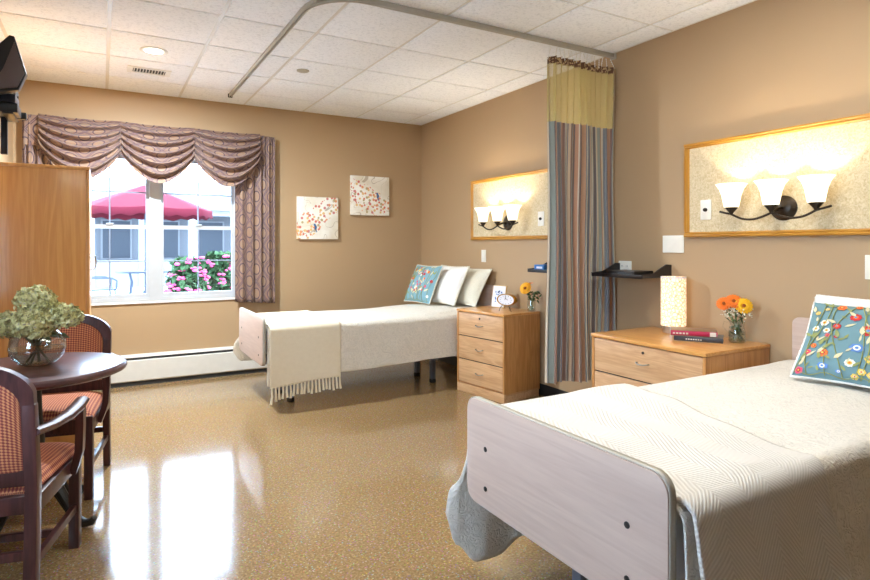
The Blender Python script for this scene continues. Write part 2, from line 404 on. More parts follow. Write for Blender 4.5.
for lo, hi, yo in ((SZ0+0.035, 1.49, 0.03), (1.455, SZ1-0.04, 0.058)):
    sash_rect(win, lambda u, v, w_: (XJ-v, u, w_), S0+0.04, S1-0.04, lo, hi, yo, yo+0.025)
struct(MB().b2((XJ-0.018, S0-0.015, SZ0-0.02), (XJ+0.03, S1+0.015, SZ0-0.001), 0.004).build('window_sill', M['white'], win))

# ------------------------------------------------------------------ ceiling fittings
def can_light(x, y, label, power=None):
    o = thing('recessed_ceiling_light', label, 'ceiling light', (x, y, ZC-0.004), 0, 'recessed ceiling lights')
    MB().lathe([(0.062, -0.004), (0.085, -0.009), (0.095, -0.004), (0.095, 0.0)], 32, cap=False).build('trim_ring', M['white'], o)
    MB().lathe([(1e-4, -0.006), (0.064, -0.005)], 32, cap=False).build('lens', M['can'], o)
    d = bpy.data.lights.new('can_lamp', 'AREA'); d.shape = 'DISK'; d.size = 0.12; d.energy = power or 40; d.color = (0.82, 0.92, 1.0)
    l = bpy.data.objects.new('can_lamp', d); C.objects.link(l); l.parent = o; l.location = (0, 0, -0.012)
    return o
can_light(0.335, 4.74, 'small round lit downlight in the ceiling tile before the air vent', 95)

# unseen ceiling fittings added as fill light for the near part of the room
def fill_troffer(x, y, power, label):
    o = thing('added_ceiling_troffer', label, 'ceiling light', (x, y, ZC), 0, 'added fill troffers')
    MB().b2((-0.6, -0.3, -0.02), (0.6, -0.27, 0)).b2((-0.6, 0.27, -0.02), (0.6, 0.3, 0)).b2((-0.6, -0.27, -0.02), (-0.57, 0.27, 0)).b2((0.57, -0.27, -0.02), (0.6, 0.27, 0)).build('frame', M['white'], o)
    MB().b2((-0.57, -0.27, -0.012), (0.57, 0.27, -0.006)).build('diffuser', M['can'], o)
    d = bpy.data.lights.new('fill_lamp', 'AREA'); d.shape = 'RECTANGLE'; d.size = 1.1; d.size_y = 0.5; d.energy = power; d.color = (0.90, 0.95, 1.0)
    l = bpy.data.objects.new('fill_lamp', d); C.objects.link(l); l.parent = o; l.location = (0, 0, -0.03)
fill_troffer(0.55, 1.7, 3, 'unseen rectangular fill light added to the ceiling above where the photographer stands')
fill_troffer(2.0, 1.5, 9, 'unseen rectangular fill light added to the ceiling over the near bed')

o = thing('air_vent', 'small white louvred air vent in the ceiling beyond the round downlight', 'air vent', (0.341, 5.31, ZC-0.004))
MB().b2((-0.16, -0.085, -0.008), (0.16, -0.06, 0)).b2((-0.16, 0.06, -0.008), (0.16, 0.085, 0)).b2((-0.16, -0.06, -0.008), (-0.12, 0.06, 0)).b2((0.12, -0.06, -0.008), (0.16, 0.06, 0)).build('frame', M['white'], o)
MB().b2((-0.12, -0.06, -0.002), (0.12, 0.06, 0)).build('backing', M['slot'], o)
m = MB()
for k in range(11): m.box((-0.11+k*0.022, 0, -0.005), (0.004, 0.12, 0.012), rot=(0, 0.5, 0))
m.build('louvres', M['white'], o)
o = thing('fire_sprinkler', 'small flat grey sprinkler cover on the ceiling above the far bed', 'sprinkler', (1.432, 4.674, ZC-0.004))
MB().lathe([(0.05, 0), (0.05, -0.006), (0.035, -0.012), (0.0001, -0.013)], 24).build('cover_disc', M['alu'], o)

# curtain track
def track_mesh(pts):
    m = MB(); P = [Vector(p) for p in pts]; w_, h_ = 0.013, 0.030; n = len(P); vs = []; fs = []
    for i, p in enumerate(P):
        t_ = (P[min(i+1, n-1)]-P[max(i-1, 0)]).normalized(); s_ = Vector((-t_.y, t_.x, 0))
        for a, b in ((-1, 0), (1, 0), (1, 1), (0.35, 1), (0.35, 0.5), (-0.35, 0.5), (-0.35, 1), (-1, 1)): vs.append(p + s_*w_*a - Vector((0, 0, h_*b)))
    for i in range(n-1):
        for k in range(8):
            fs.append((i*8+k, i*8+(k+1) % 8, (i+1)*8+(k+1) % 8, (i+1)*8+k))
    m.add(vs, fs); return m
TY, TX, TZ = 3.115, 1.055, ZC-0.006
pts = [(TX, 5.72, TZ), (TX, 4.5, TZ), (TX, 3.44, TZ)]
for k in range(1, 13):
    a = pi + (pi/2)*k/12; pts.append((TX+0.3+0.3*cos(a), TY+0.3+0.3*sin(a), TZ))
pts += [(2.4, TY, TZ), (XR-0.004, TY, TZ)]
o = thing('curtain_track', 'aluminium ceiling curtain track bending round from the window wall to the bed wall', 'curtain track', (0, 0, 0))
track_mesh(pts).build('rail', M['alu'], o)
MB().b2((TX-0.02, 5.72, TZ-0.036), (TX+0.02, 5.735, TZ), 0.003).build('end_cap', M['black'], o)
MB().b2((XR-0.012, TY-0.025, TZ-0.04), (XR, TY+0.025, TZ)).build('wall_bracket', M['alu'], o)
o = thing('curtain_track', 'straight aluminium ceiling track running towards the photographer beside the curved one', 'curtain track', (0, 0, 0))
track_mesh([(TX, 3.26, TZ), (TX, 2.0, TZ), (TX, 0.3, TZ)]).build('rail', M['alu'], o)

# privacy curtain
o = thing('privacy_curtain', 'striped privacy curtain with yellow netting top gathered against the bed wall', 'privacy curtain', (0, 0, 0))
CX0, CX1, NF = 2.715, 3.318, 11
def fold(u, z):
    x = lerp(CX0 + 0.0, CX1, u); ph = 2*pi*NF*u + 0.6*sin(7*u)
    fl = lerp(0.7, 1.0, (2.6-z)/2.3)
    amp = 0.042*(0.75+0.35*sin(13.3*u+1))*fl
    return (x + 0.012*sin(2*ph)*fl - 0.012*(1-u)*(2.6-z)/2.3, TY+0.012 + amp*sin(ph) + 0.010*sin(3.1*z+9*u), z)
us = lambda u: u*2.05
ZT, ZN, ZB = 2.625, 2.175, 0.335
MB().grid(lambda u, v: fold(u, lerp(ZN, ZB+0.03*(u < 0.5)*0-0.0+0.012*sin(9*u), v)), 260, 24, lambda u, v: (us(u), v*1.8)).build('striped_panel', M['stripe'], o, angle=180)
MB().grid(lambda u, v: fold(u, lerp(ZT-0.04, ZN, v)), 260, 6, lambda u, v: (us(u), v*0.45)).build('netting_panel', M['net'], o, angle=180)
MB().grid(lambda u, v: fold(u, lerp(ZT+0.005, ZT-0.045, v)), 260, 1, lambda u, v: (us(u), v*0.05)).build('header_tape', M['header'], o, angle=180)
for u0, u1 in ((0.0, 0.025), (0.975, 1.0)):
    MB().grid(lambda u, v: tuple(a+b for a, b in zip(fold(lerp(u0, u1, u), lerp(ZT-0.04, ZN, v)), (0, -0.004, 0))), 10, 6, lambda u, v: (us(u)*0.05+0.02, v*0.45)).build('side_hem', M['stripe'], o, angle=180)
for k in range(16):
    p = fold((k+0.5)/16, ZT); m = MB(); zz = ZT
    m.tube([(p[0], TY+0.012, TZ-0.040), (p[0], lerp(p[1], TY+0.012, .5), (TZ-0.04+ZT)/2), (p[0], p[1], ZT-0.012)], 0.0022, 6)
    for q in range(5): m.sphere((p[0], lerp(TY+0.012, p[1], q/4), lerp(TZ-0.044, ZT-0.004, q/4)), 0.0042, 6)
    m.build('hook_chain', M['white'], o)

# ------------------------------------------------------------------ heater
o = thing('baseboard_heater', 'long white baseboard heater under the window with dark air slot', 'heater', (0, YB, 0))
prof = [(-0.0, 0.0), (-0.035, 0.03), (-0.065, 0.045), (-0.068, 0.235), (-0.060, 0.245), (0, 0.245)]
m = MB()
m.prism([(-0.004, 0.04), (-0.06, 0.04), (-0.068, 0.05), (-0.068, 0.232), (-0.055, 0.238), (-0.004, 0.238)], 'x', -0.05, 3.25); m.build('cover', M['heater'], o)
MB().prism([(-0.004, 0.238), (-0.05, 0.238), (-0.05, 0.262), (-0.004, 0.262)], 'x', -0.045, 3.245).build('air_slot', M['slot'], o)
MB().prism([(-0.002, 0.262), (-0.064, 0.262), (-0.06, 0.272), (-0.02, 0.284), (-0.002, 0.284)], 'x', -0.05, 3.25).build('top_rail', M['heater'], o)
MB().prism([(-0.004, 0.0), (-0.05, 0.0), (-0.05, 0.04), (-0.004, 0.04)], 'x', -0.045, 3.245).build('toe_gap', M['slot'], o)

# ------------------------------------------------------------------ valance
o = thing('window_valance', 'swagged patterned valance with side drape hung over the window', 'valance', (0, 0, 0))
VY = YB-0.10; VT = 2.425
MB().b2((-0.56, VY+0.015, VT-0.03), (1.43, YB-0.001, VT-0.008)).build('mounting_board', M['white'], o)
def hdr(u, v):
    x = lerp(-0.57, 1.45, u); return (x, VY+0.008+0.005*sin(90*u)*v, lerp(VT, VT-0.26, v))
MB().grid(hdr, 160, 6, lambda u, v: (u*2.02, v*0.26)).build('header', M['damask'], o, angle=180)
def swag(x0, x1, name):
    def f(u, v):
        k = 4*u*(1-u); k = k**0.8
        e = 0.27*v; c = 0.535*v
        z = VT - (e + (c-e)*k) + 0.012*(1-k)
        fo = 0.036*(0.45+0.55*k)*(sin(2*pi*5.5*v)+0.3*sin(4*pi*5.5*v+1))*smooth(0.0, 0.06, v)*(1-0.5*smooth(.92, 1, v))
        y = VY - 0.012 - 0.055*k*sin(pi*min(1, v*1.05)*0.62) + fo - 0.02*v
        x = lerp(x0, x1, u) + 0.02*sin(2*pi*u)*v
        return (x, y, z + 0.012*k*cos(2*pi*5.5*v)*v)
    MB().grid(f, 44, 84, lambda u, v: ((u-.5)*0.62+0.3, v*1.15)).build('swag', M['damask'], o, angle=180, solid=0.003)
swag(-0.47, 0.165, 'swag'); swag(0.765, 1.40, 'swag'); swag(0.145, 0.785, 'swag')
def drape(x0, x1, zb0, zb1, nf, off=0.0):
    def f(u, v):
        ph = 2*pi*nf*u; zt = VT-0.004; zb = lerp(zb0, zb1, u)
        spread = lerp(0.92, 1.0, v)
        x = lerp(x0, x1, u)
        return (x, VY+0.022+off + 0.022*sin(ph)*(0.6+0.4*v) + 0.006*sin(2.3*ph+1), lerp(zt, zb, v))
    MB().grid(f, 90, 30, lambda u, v: (u*0.62, v*1.72)).build('drape', M['damask'], o, angle=180, solid=0.003)
drape(1.165, 1.56, 0.735, 0.705, 4.5); drape(-0.585, -0.27, 0.73, 0.73, 4.5)
for sx in (-0.572, 1.452):
    MB().grid(lambda u, v: (sx+0.004*sin(9*v), lerp(VY+0.01, YB-0.003, u), lerp(VT, VT-0.42, v)), 4, 8, lambda u, v: (u*.1, v*.42)).build('side_return', M['damask'], o, angle=180, solid=0.003)

# ------------------------------------------------------------------ courtyard outside
M['outtrim'] = plain('outside_trim', (136, 136, 138), 0.7, Specular_IOR_Level=0.05)
M['paving'] = plain('courtyard_paving', (186, 186, 184), 0.8, scale=2, Specular_IOR_Level=0.05)
M['siding'] = plain('pale_siding', (108, 109, 112), 0.7, Specular_IOR_Level=0.05)
M['shingle'] = plain('roof_shingle', (104, 102, 104), 0.8, scale=8, Specular_IOR_Level=0.05)
M['dkglass'] = plain('far_window_glass', (70, 74, 80), 0.5, Specular_IOR_Level=0.1)
M['red'] = plain('red_canopy', (84, 26, 36), 0.8, Specular_IOR_Level=0.05)
M['patio'] = plain('patio_metal', (74, 80, 92), 0.4, 0.4, Specular_IOR_Level=0.05)
M['bush'] = plain('bush_leaf', (64, 92, 60), 0.7, var=0.35, scale=9, Specular_IOR_Level=0.05)
M['pink'] = plain('pink_blossom', (200, 74, 120), 0.6, Specular_IOR_Level=0.05)
m = MB(); m.b2((-22, YB+0.4, -0.2), (26, 46, -0.02)); m.b2((-22, -14, -0.2), (XJ-TH-0.05, YB+0.4, -0.02)); struct(m.build('outside_ground', M['paving']))  # second slab is unseen, added to bounce skylight onto the ceiling
o = thing('courtyard_building', 'pale single storey building with columns across the courtyard', 'building', (0, 20.5, -0.02))
MB().b2((-16, 1.2, 0), (22, 6, 2.5)).build('wall', M['siding'], o)
MB().b2((-16, 0, 0), (22, 0.2, 0.85)).build('low_wall', M['siding'], o)
MB().prism([(-0.5, 2.45), (3.6, 3.75), (6.6, 2.45)], 'x', -16.5, 22.5).build('roof', M['shingle'], o)
MB().b2((-16, -0.15, 2.28), (22, 0.1, 2.5)).build('fascia', M['outtrim'], o)
for k in range(15):
    MB().b2((-9+k*1.45-0.13, -0.04, 0), (-9+k*1.45+0.13, 0.24, 2.28), 0.01).build('column', M['outtrim'], o)
    f = MB().b2((-9+k*1.45+0.28, 1.14, 0.85), (-9+k*1.45+1.18, 1.2, 2.15)).build('window_frame', M['outtrim'], o)
    MB().b2((-9+k*1.45+0.34, 1.10, 0.9), (-9+k*1.45+1.12, 1.14, 2.1)).build('pane', M['dkglass'], f)
o = thing('patio_umbrella', 'red patio umbrella with scalloped edge open over the metal patio table', 'umbrella', (0.86, 14.6, -0.02))
m = MB(); vs = [(0, 0, 2.66)]; fs = []; NR = 8
for r, z in ((0.1, 2.64), (1.42, 2.12), (1.43, 1.94)):
    for k in range(48):
        a = 2*pi*k/48; s_ = 1-0.04*abs(sin(4*a)); zz = z - (0.03*abs(sin(4*a)) if r > 1 else 0) + (0.05*abs(sin(12*a)) if z < 2 else 0)
        vs.append((r*s_*cos(a), r*s_*sin(a), zz))
for k in range(48): fs.append((0, 1+k, 1+(k+1) % 48))
for j in range(2):
    for k in range(48): fs.append((1+j*48+k, 1+(j+1)*48+k, 1+(j+1)*48+(k+1) % 48, 1+j*48+(k+1) % 48))
m.add(vs, fs); m.build('canopy', M['red'], o, solid=0.01)
MB().tube([(0, 0, 0), (0, 0, 2.70)], 0.022).build('pole', M['patio'], o)
for k in range(8):
    a = 2*pi*k/8; MB().tube([(0.03*cos(a), 0.03*sin(a), 2.60), (1.38*cos(a), 1.38*sin(a), 2.1)], 0.008, 6).build('rib', M['patio'], o)
MB().lathe([(0.26, 0), (0.26, 0.05), (0.06, 0.08), (0.05, 0.3)], 24).build('base', M['patio'], o)
o = thing('patio_table', 'round metal patio table under the red umbrella', 'table', (0.86, 14.6, -0.02))
MB().lathe([(0.05, 0.71), (0.60, 0.71), (0.62, 0.73), (0.60, 0.745), (0.05, 0.745)], 40, cap=False).build('table_top', M['patio'], o)
for k in range(4):
    a = pi/4+k*pi/2
    MB().tube([(0.45*cos(a), 0.45*sin(a), 0.71), (0.38*cos(a), 0.38*sin(a), 0.5), (0.42*cos(a), 0.42*sin(a), 0.25), (0.52*cos(a), 0.52*sin(a), 0.0)], 0.018, 8).build('leg', M['patio'], o)
def patio_chair(label, loc, rz):
    o = thing('patio_chair', label, 'chair', loc, rz, 'patio chairs')
    MB().box((0, 0, 0.42), (0.5, 0.5, 0.03), 0.012).build('seat', M['patio'], o)
    m = MB()
    for k in range(7): m.tube([(-0.2+k*0.066, -0.24, 0.43), (-0.2+k*0.066, -0.31, 0.7), (-0.2+k*0.066, -0.36, 0.92)], 0.009, 6)
    m.tube([(-0.25, -0.24, 0.43), (-0.26, -0.3, 0.7), (-0.24, -0.36, 0.9), (0, -0.38, 0.96), (0.24, -0.36, 0.9), (0.26, -0.3, 0.7), (0.25, -0.24, 0.43)], 0.017, 8)
    m.build('backrest', M['patio'], o)
    for s_ in (-1, 1):
        MB().tube([(s_*0.26, -0.3, 0.66), (s_*0.29, -0.1, 0.66), (s_*0.29, 0.15, 0.655), (s_*0.28, 0.25, 0.6), (s_*0.27, 0.24, 0.43)], 0.018, 8).build('armrest', M['patio'], o)
        MB().tube([(s_*0.24, 0.22, 0.42), (s_*0.25, 0.26, 0.0)], 0.016, 8).build('leg', M['patio'], o)
        MB().tube([(s_*0.24, -0.22, 0.42), (s_*0.25, -0.3, 0.0)], 0.016, 8).build('leg', M['patio'], o)
    return o
pc = patio_chair('metal patio chair seen side on, beside the wardrobe edge of the window', (-0.02, 13.7, -0.02), radians(-80))
dup(pc, (1.95, 14.9, -0.02), radians(100), 'metal patio chair between the patio table and the flowering bush')
def bush(x, y, r, h, n, label, flowers):
    o = thing('flowering_bush', label, 'bush', (x, y, -0.02), 0, 'flowering bushes')
    R = random.Random(int(x*100)); m = MB()
    for k in range(n):
        a = R.uniform(0, 2*pi); q = R.random()**0.5; zz = R.uniform(0.05, 1)
        rr_ = r*q*(1.05-0.5*zz**2); p = Vector((rr_*cos(a), rr_*sin(a)*0.7, h*zz))
        s_ = R.uniform(0.06, 0.13); e = Euler((R.uniform(-1, 1), R.uniform(-1, 1), R.uniform(0, 6))).to_matrix()
        m.add([p+e@Vector(v) for v in ((-s_, 0, 0), (0, -s_*.5, s_*.2), (s_, 0, 0), (0, s_*.5, s_*.2))], [(0, 1, 2, 3)])
    m.build('foliage', M['bush'], o)
    MB().tube([(0, 0, 0), (0.03, 0, h*.6)], 0.03, 6).build('stem', M['stem'], o)
    m = MB()
    for k in range(flowers):
        a = R.uniform(pi, 2*pi); zz = R.uniform(0.25, 1.05); rr_ = r*(1.1-0.5*zz**2)*R.uniform(.5, 1)
        p = (rr_*cos(a), rr_*sin(a)*0.7-0.05, h*zz)
        for q in range(3): m.sphere((p[0]+R.uniform(-.05, .05), p[1]+R.uniform(-.05, .05), p[2]+R.uniform(-.03, .03)), R.uniform(0.03, 0.055), 5, sc=(1, 1, .6))
    m.build('blossoms', M['pink'], o)
bush(1.45, 12.2, 0.42, 1.05, 900, 'green bush dotted with pink blossoms beside the patio table', 26)
bush(2.13, 12.9, 0.46, 1.15, 900, 'green bush with pink blossoms partly hidden by the side drape', 24)
bush(-0.75, 13.0, 0.35, 0.55, 300, 'low pink flowering bush behind the wardrobe edge', 8)

# ------------------------------------------------------------------ wardrobe, television
o = thing('wardrobe', 'tall orange oak wardrobe standing beside the window', 'wardrobe', (XL+0.004, 4.5, 0))
WW, WD, WH = 0.59, 0.80, 1.826
MB().b2((0, 0, 0.06), (WW-0.022, WD, WH-0.022), 0.002).build('carcass', M['ward'], o)
MB().b2((0, 0.02, 0), (WW-0.05, WD-0.02, 0.06)).build('plinth', M['ward'], o)
MB().b2((0, -0.008, WH-0.022), (WW, WD+0.008, WH), 0.004).build('top_board', M['ward'], o)
for a, b, hy in ((0.003, WD/2-0.002, WD/2-0.05), (WD/2+0.002, WD-0.003, WD/2+0.05)):
    d = MB().b2((WW-0.021, a, 0.065), (WW-0.002, b, WH-0.026), 0.002).build('door', M['ward'], o)
    MB().tube([(WW-0.003, hy, 1.13), (WW+0.024, hy, 1.135), (WW+0.034, hy, 1.18), (WW+0.024, hy, 1.225), (WW-0.003, hy, 1.23)], 0.005, 8).build('handle', M['steel'], d)

o = thing('television', 'black flat television tilted on a wall arm above the wardrobe', 'television', (0, 4.02, -0.068))
t = NT('television_screen'); t.base(t.mix(t.noise(t.coord(), 3), srgb(96, 78, 72), srgb(84, 70, 68)), 0.3); M['screen'] = t.mat  # brownish base colour stands in for the room reflected in the screen
def tv(outline, d0, d1, name, mat, bev, par): return MB().prism(outline, 'y', d0, d1, bevel=bev).build(name, mat, par)
tv([(-0.66, 2.28), (-0.575, 2.40), (-0.448, 2.556), (-0.425, 2.552), (-0.368, 2.349), (-0.405, 2.252), (-0.58, 2.20)], 0, 0.06, 'housing', M['black'], 0.006, o)
tv([(-0.425, 2.520), (-0.378, 2.348), (-0.412, 2.266), (-0.54, 2.235), (-0.475, 2.365)], -0.004, 0.002, 'screen', M['screen'], 0.001, o)
tv([(-0.60, 2.24), (-0.45, 2.45), (-0.41, 2.43), (-0.42, 2.27)], 0.058, 0.12, 'rear_cover', M['black'], 0.01, o)
o2 = thing('television_mount', 'black wall bracket holding the television and player boxes over the wardrobe', 'mount', (XL, 4.42, 2.1))
MB().b2((0.0, -0.04, -0.07), (0.012, 0.12, 0.20), 0.003).build('wall_plate', M['iron'], o2)
MB().b2((0.012, -0.02, -0.012), (0.255, 0.02, 0.030), 0.004).build('arm', M['iron'], o2)
MB().b2((0.125, -0.018, -0.235), (0.160, 0.018, 0.03), 0.004).build('upright_bar', M['iron'], o2)
MB().b2((0.16, -0.26, -0.030), (0.215, 0.02, -0.018), 0.003).build('tray', M['iron'], o2)
MB().tube([(0.19, 0.0, 0.02), (0.205, -0.04, 0.13), (0.21, -0.28, 0.155)], 0.016, 8).build('strut', M['iron'], o2)
o = thing('player_box', 'slim black player box under the television, lower of the two', 'player', (-0.47, 4.26, 2.082))
MB().b2((-0.13, -0.09, 0.0), (0.045, 0.09, 0.055), 0.006).build('case', M['black'], o)
o = thing('player_box', 'black receiver box directly beneath the television screen', 'player', (-0.47, 4.26, 2.140))
MB().b2((-0.13, -0.09, 0.0), (0.035, 0.09, 0.05), 0.006).build('case', plain('dark_blue_plastic', (30, 32, 42), 0.35), o)

# ------------------------------------------------------------------ pictures on the back wall
def canvas_mat(seed, slope, off):
    t = NT('blossom_canvas'); co = t.coord('Object', (1, 1, 1), loc=(seed, seed*0.7, 0)); P = t.coord('Object'); X = t.xyz(P)
    b = t.ramp(t.noise(co, 5, 4), [(0.3, srgb(222, 212, 190)), (0.6, srgb(244, 240, 230))])
    vo = t.voro(co, 28); d = t.math('LESS_THAN', vo.outputs['Distance'], 0.42)
    band = t.math('ADD', t.math('MULTIPLY', X[0], slope), t.math('MULTIPLY', X[2], 1.0))
    band = t.math('ADD', t.math('ABSOLUTE', t.math('SUBTRACT', band, off)), t.math('MULTIPLY', t.noise(co, 8, 2), 0.25))
    mask = t.math('MULTIPLY', d, t.math('LESS_THAN', band, 0.27))
    hue = t.n('ShaderNodeSeparateColor'); t.l(vo.outputs['Color'], hue.inputs[0])
    c = t.ramp(hue.outputs[0], [(0, srgb(206, 84, 62)), (.25, srgb(222, 132, 66)), (.5, srgb(224, 176, 92)), (.72, srgb(196, 96, 96)), (.88, srgb(176, 152, 92))], 'CONSTANT')
    tw = t.math('LESS_THAN', t.math('ABSOLUTE', t.math('SUBTRACT', t.noise(co, 6, 1, 0.8), 0.5)), 0.008)
    b = t.mix(t.math('MULTIPLY', tw, 0.6), b, srgb(150, 128, 96))
    t.base(t.mix(t.math('MULTIPLY', mask, 0.85), b, c), 0.7); return t.mat
M['bird'] = plain('bird_blue', (52, 104, 156), 0.6)
M['beak'] = plain('bird_breast', (214, 120, 64), 0.6)
def picture(x0, x1, z0, z1, label, seed, slope, off, bx, bz):
    xc, zc = (x0+x1)/2, (z0+z1)/2
    o = thing('canvas_print', label, 'picture', (xc, YB, zc), 0, 'canvas pictures on the window wall')
    MB().box((0, -0.02, 0), (x1-x0, 0.036, z1-z0), 0.003).build('canvas', canvas_mat(seed, slope, off), o)
    m = MB().sphere((bx, -0.0385, bz), 0.02, 8, sc=(.8, .08, 1.25)); m.sphere((bx-0.008, -0.0385, bz+0.027), 0.012, 8, sc=(1, .12, 1)); m.prism([(bx+.005, bz-.015), (bx+.02, bz-.05), (bx+.012, bz-.055), (bx-.004, bz-.02)], 'y', -0.0395, -0.038)
    bd = m.build('painted_bird', M['bird'], o)
    MB().sphere((bx-0.013, -0.0395, bz+0.002), 0.008, 8, sc=(.7, .1, 1.2)).build('breast', M['beak'], bd)
picture(1.808, 2.264, 1.371, 1.825, 'square blossom canvas hung lower, nearer the window, with a blue bird', 3.1, -0.9, 0.02, -0.03, -0.10)
picture(2.415, 2.884, 1.643, 2.085, 'square blossom canvas hung higher, nearer the corner of the room', 8.4, 0.5, -0.06, 0.09, 0.0)

# ------------------------------------------------------------------ framed wall panels with sconces
def wall_panel(y0, y1, label):
    z0, z1, fw = 1.359, 1.962, 0.032; L = y1-y0; H = z1-z0
    o = thing('framed_wall_panel', label, 'wall panel', (XR, (y0+y1)/2, (z0+z1)/2), 0, 'framed wall panels over the beds')
    MB().b2((-0.016, -L/2+fw*.6, -H/2+fw*.6), (-0.001, L/2-fw*.6, H/2-fw*.6)).build('panel', M['paperwall'], o)
    for s_ in (-1, 1):
        a = s_*H/2; b = s_*(H/2-fw)
        MB().prism([(-0.001, a), (-0.030, a), (-0.034, lerp(a, b, .3)), (-0.026, lerp(a, b, .5)), (-0.030, lerp(a, b, .75)), (-0.020, b), (-0.001, b)], 'y', -L/2, L/2).build('frame_rail', M['gold'], o)
        # uprights: same moulding turned upright
        a = s_*L/2; b = s_*(L/2-fw)
        m = MB(); pr = [(-0.001, a), (-0.030, a), (-0.034, lerp(a, b, .3)), (-0.026, lerp(a, b, .5)), (-0.030, lerp(a, b, .75)), (-0.020, b), (-0.001, b)]
        m.prism(pr, 'z', -H/2+fw, H/2-fw); m.build('frame_stile', M['goldv'], o)
    return o
wall_panel(0.35, 2.49, 'long gold framed wallpaper panel on the wall over the near bed')
wall_panel(3.35, 5.02, 'gold framed wallpaper panel over the far bed, partly behind the curtain')
PX = XR-0.016
def sconce(y, z, label):
    o = thing('wall_sconce', label, 'wall light', (PX, y, z), 0, 'three light wall sconces')
    m = MB().lathe([(0.074, 0.0), (0.074, -0.006), (0.062, -0.012), (0.058, -0.018), (0.04, -0.026), (0.0001, -0.030)], 32, axis='x', sx=1.0, sy=0.95)
    m.build('backplate', M['bronze'], o)
    dx = -0.125
    def wave(y_): return -0.035*cos(pi*min(abs(y_)/0.155, 1.6)*1.0 + pi) - 0.02
    m = MB(); P = []
    for k in range(-22, 23):
        yy = 0.305*k/22; ay = abs(yy)
        zz = -0.030 - 0.026*sin(pi*min(1, ay/0.232))**1.0 + (0.40*max(0, ay-0.17)**1.35 if ay > .17 else 0) - 0.006*min(1, ay/.1)
        P.append((dx, yy, zz))
    m.tube(P, 0.0065, 8); m.tube([(-0.02, 0, 0.0), (-0.07, 0, -0.005), (dx, 0, -0.025)], 0.009, 8); m.build('arm', M['bronze'], o)
    for yy in (-0.232, 0.0, 0.232):
        zb = -0.022
        MB().lathe([(0.008, zb-0.008), (0.012, zb+0.004), (0.034, zb+0.03), (0.036, zb+0.036), (0.0001, zb+0.038)], 24, c=(dx, yy, 0)).build('cup', M['bronze'], o)
        zs = zb+0.032
        sh = MB().lathe([(0.030, zs), (0.040, zs+0.004), (0.046, zs+0.035), (0.053, zs+0.075), (0.066, zs+0.11), (0.086, zs+0.138), (0.084, zs+0.139), (0.062, zs+0.110), (0.049, zs+0.075), (0.042, zs+0.035), (0.036, zs+0.008), (0.0001, zs+0.006)], 32, c=(dx, yy, 0)).build('glass_shade', M['shade'], o)
        b = MB().sphere((dx, yy, zs+0.026), 0.014, 10, sc=(1, 1, 1.2)).build('bulb', M['can'], o)
        d = bpy.data.lights.new('sconce_bulb', 'POINT'); d.energy = 3.8; d.shadow_soft_size = 0.012; d.color = (1, 0.94, 0.84)
        l = bpy.data.objects.new('sconce_bulb', d); C.objects.link(l); l.parent = o; l.location = (dx, yy, zs+0.058)
    return o
sconce(1.855, 1.515, 'bronze three shade wall sconce lit over the near bed')
sconce(4.40, 1.515, 'bronze three shade wall sconce lit over the far bed')

def plate(y, z, wy, hz, label, cat, name='light_switch', kind='toggle', x=XR, group=None):
    o = thing(name, label, cat, (x, y, z), 0, group)
    MB().box((-0.004, 0, 0), (0.006, wy, hz), 0.003).build('cover_plate', M['plate'], o)
    if kind == 'toggle':
        MB().box((-0.011, 0, 0.004), (0.012, 0.009, 0.022), 0.002, rot=(0, 0.4, 0)).build('toggle', M['plate'], o)
    if kind == 'rocker':
        MB().box((-0.008, 0, 0), (0.006, 0.033, 0.066), 0.002, rot=(0, 0.05, 0)).build('rocker', M['plate'], o)
    if kind == 'knob':
        MB().lathe([(0.012, -0.005), (0.012, -0.018), (0.010, -0.021), (0.0001, -0.021)], 20, axis='x').build('knob', M['bronze'], o)
    if kind == 'outlet':
        for s_ in (-1, 1):
            rc = MB().box((-0.008, s_*0.022, 0), (0.004, 0.03, 0.034), 0.003).build('receptacle', M['plate'], o)
            MB().b2((-0.0106, s_*0.022-0.007, -0.004), (-0.0098, s_*0.022-0.005, 0.008)).b2((-0.0106, s_*0.022+0.005, -0.004), (-0.0098, s_*0.022+0.007, 0.008)).build('slots', M['black'], rc)
    return o
plate(2.337, 1.53, 0.075, 0.125, 'cream dimmer plate with a dark knob inside the near framed panel', 'light switch', kind='knob', x=PX)
plate(3.925, 1.535, 0.075, 0.125, 'cream dimmer plate inside the far framed panel beside the curtain', 'light switch', kind='knob', x=PX)
plate(2.592, 1.314, 0.165, 0.115, 'blank white cover plate on the wall below the near panel corner', 'cover plate', name='wall_plate', kind='none')
plate(1.425, 1.198, 0.075, 0.122, 'white wall switch over the near bed at the photo edge', 'light switch', kind='rocker')
plate(4.82, 1.197, 0.075, 0.122, 'white rocker switch on the wall beneath the far framed panel', 'light switch', kind='rocker')
plate(3.005, 1.152, 0.12, 0.078, 'white outlet plate on the wall above the black corner shelf', 'outlet', name='wall_outlet', kind='outlet')

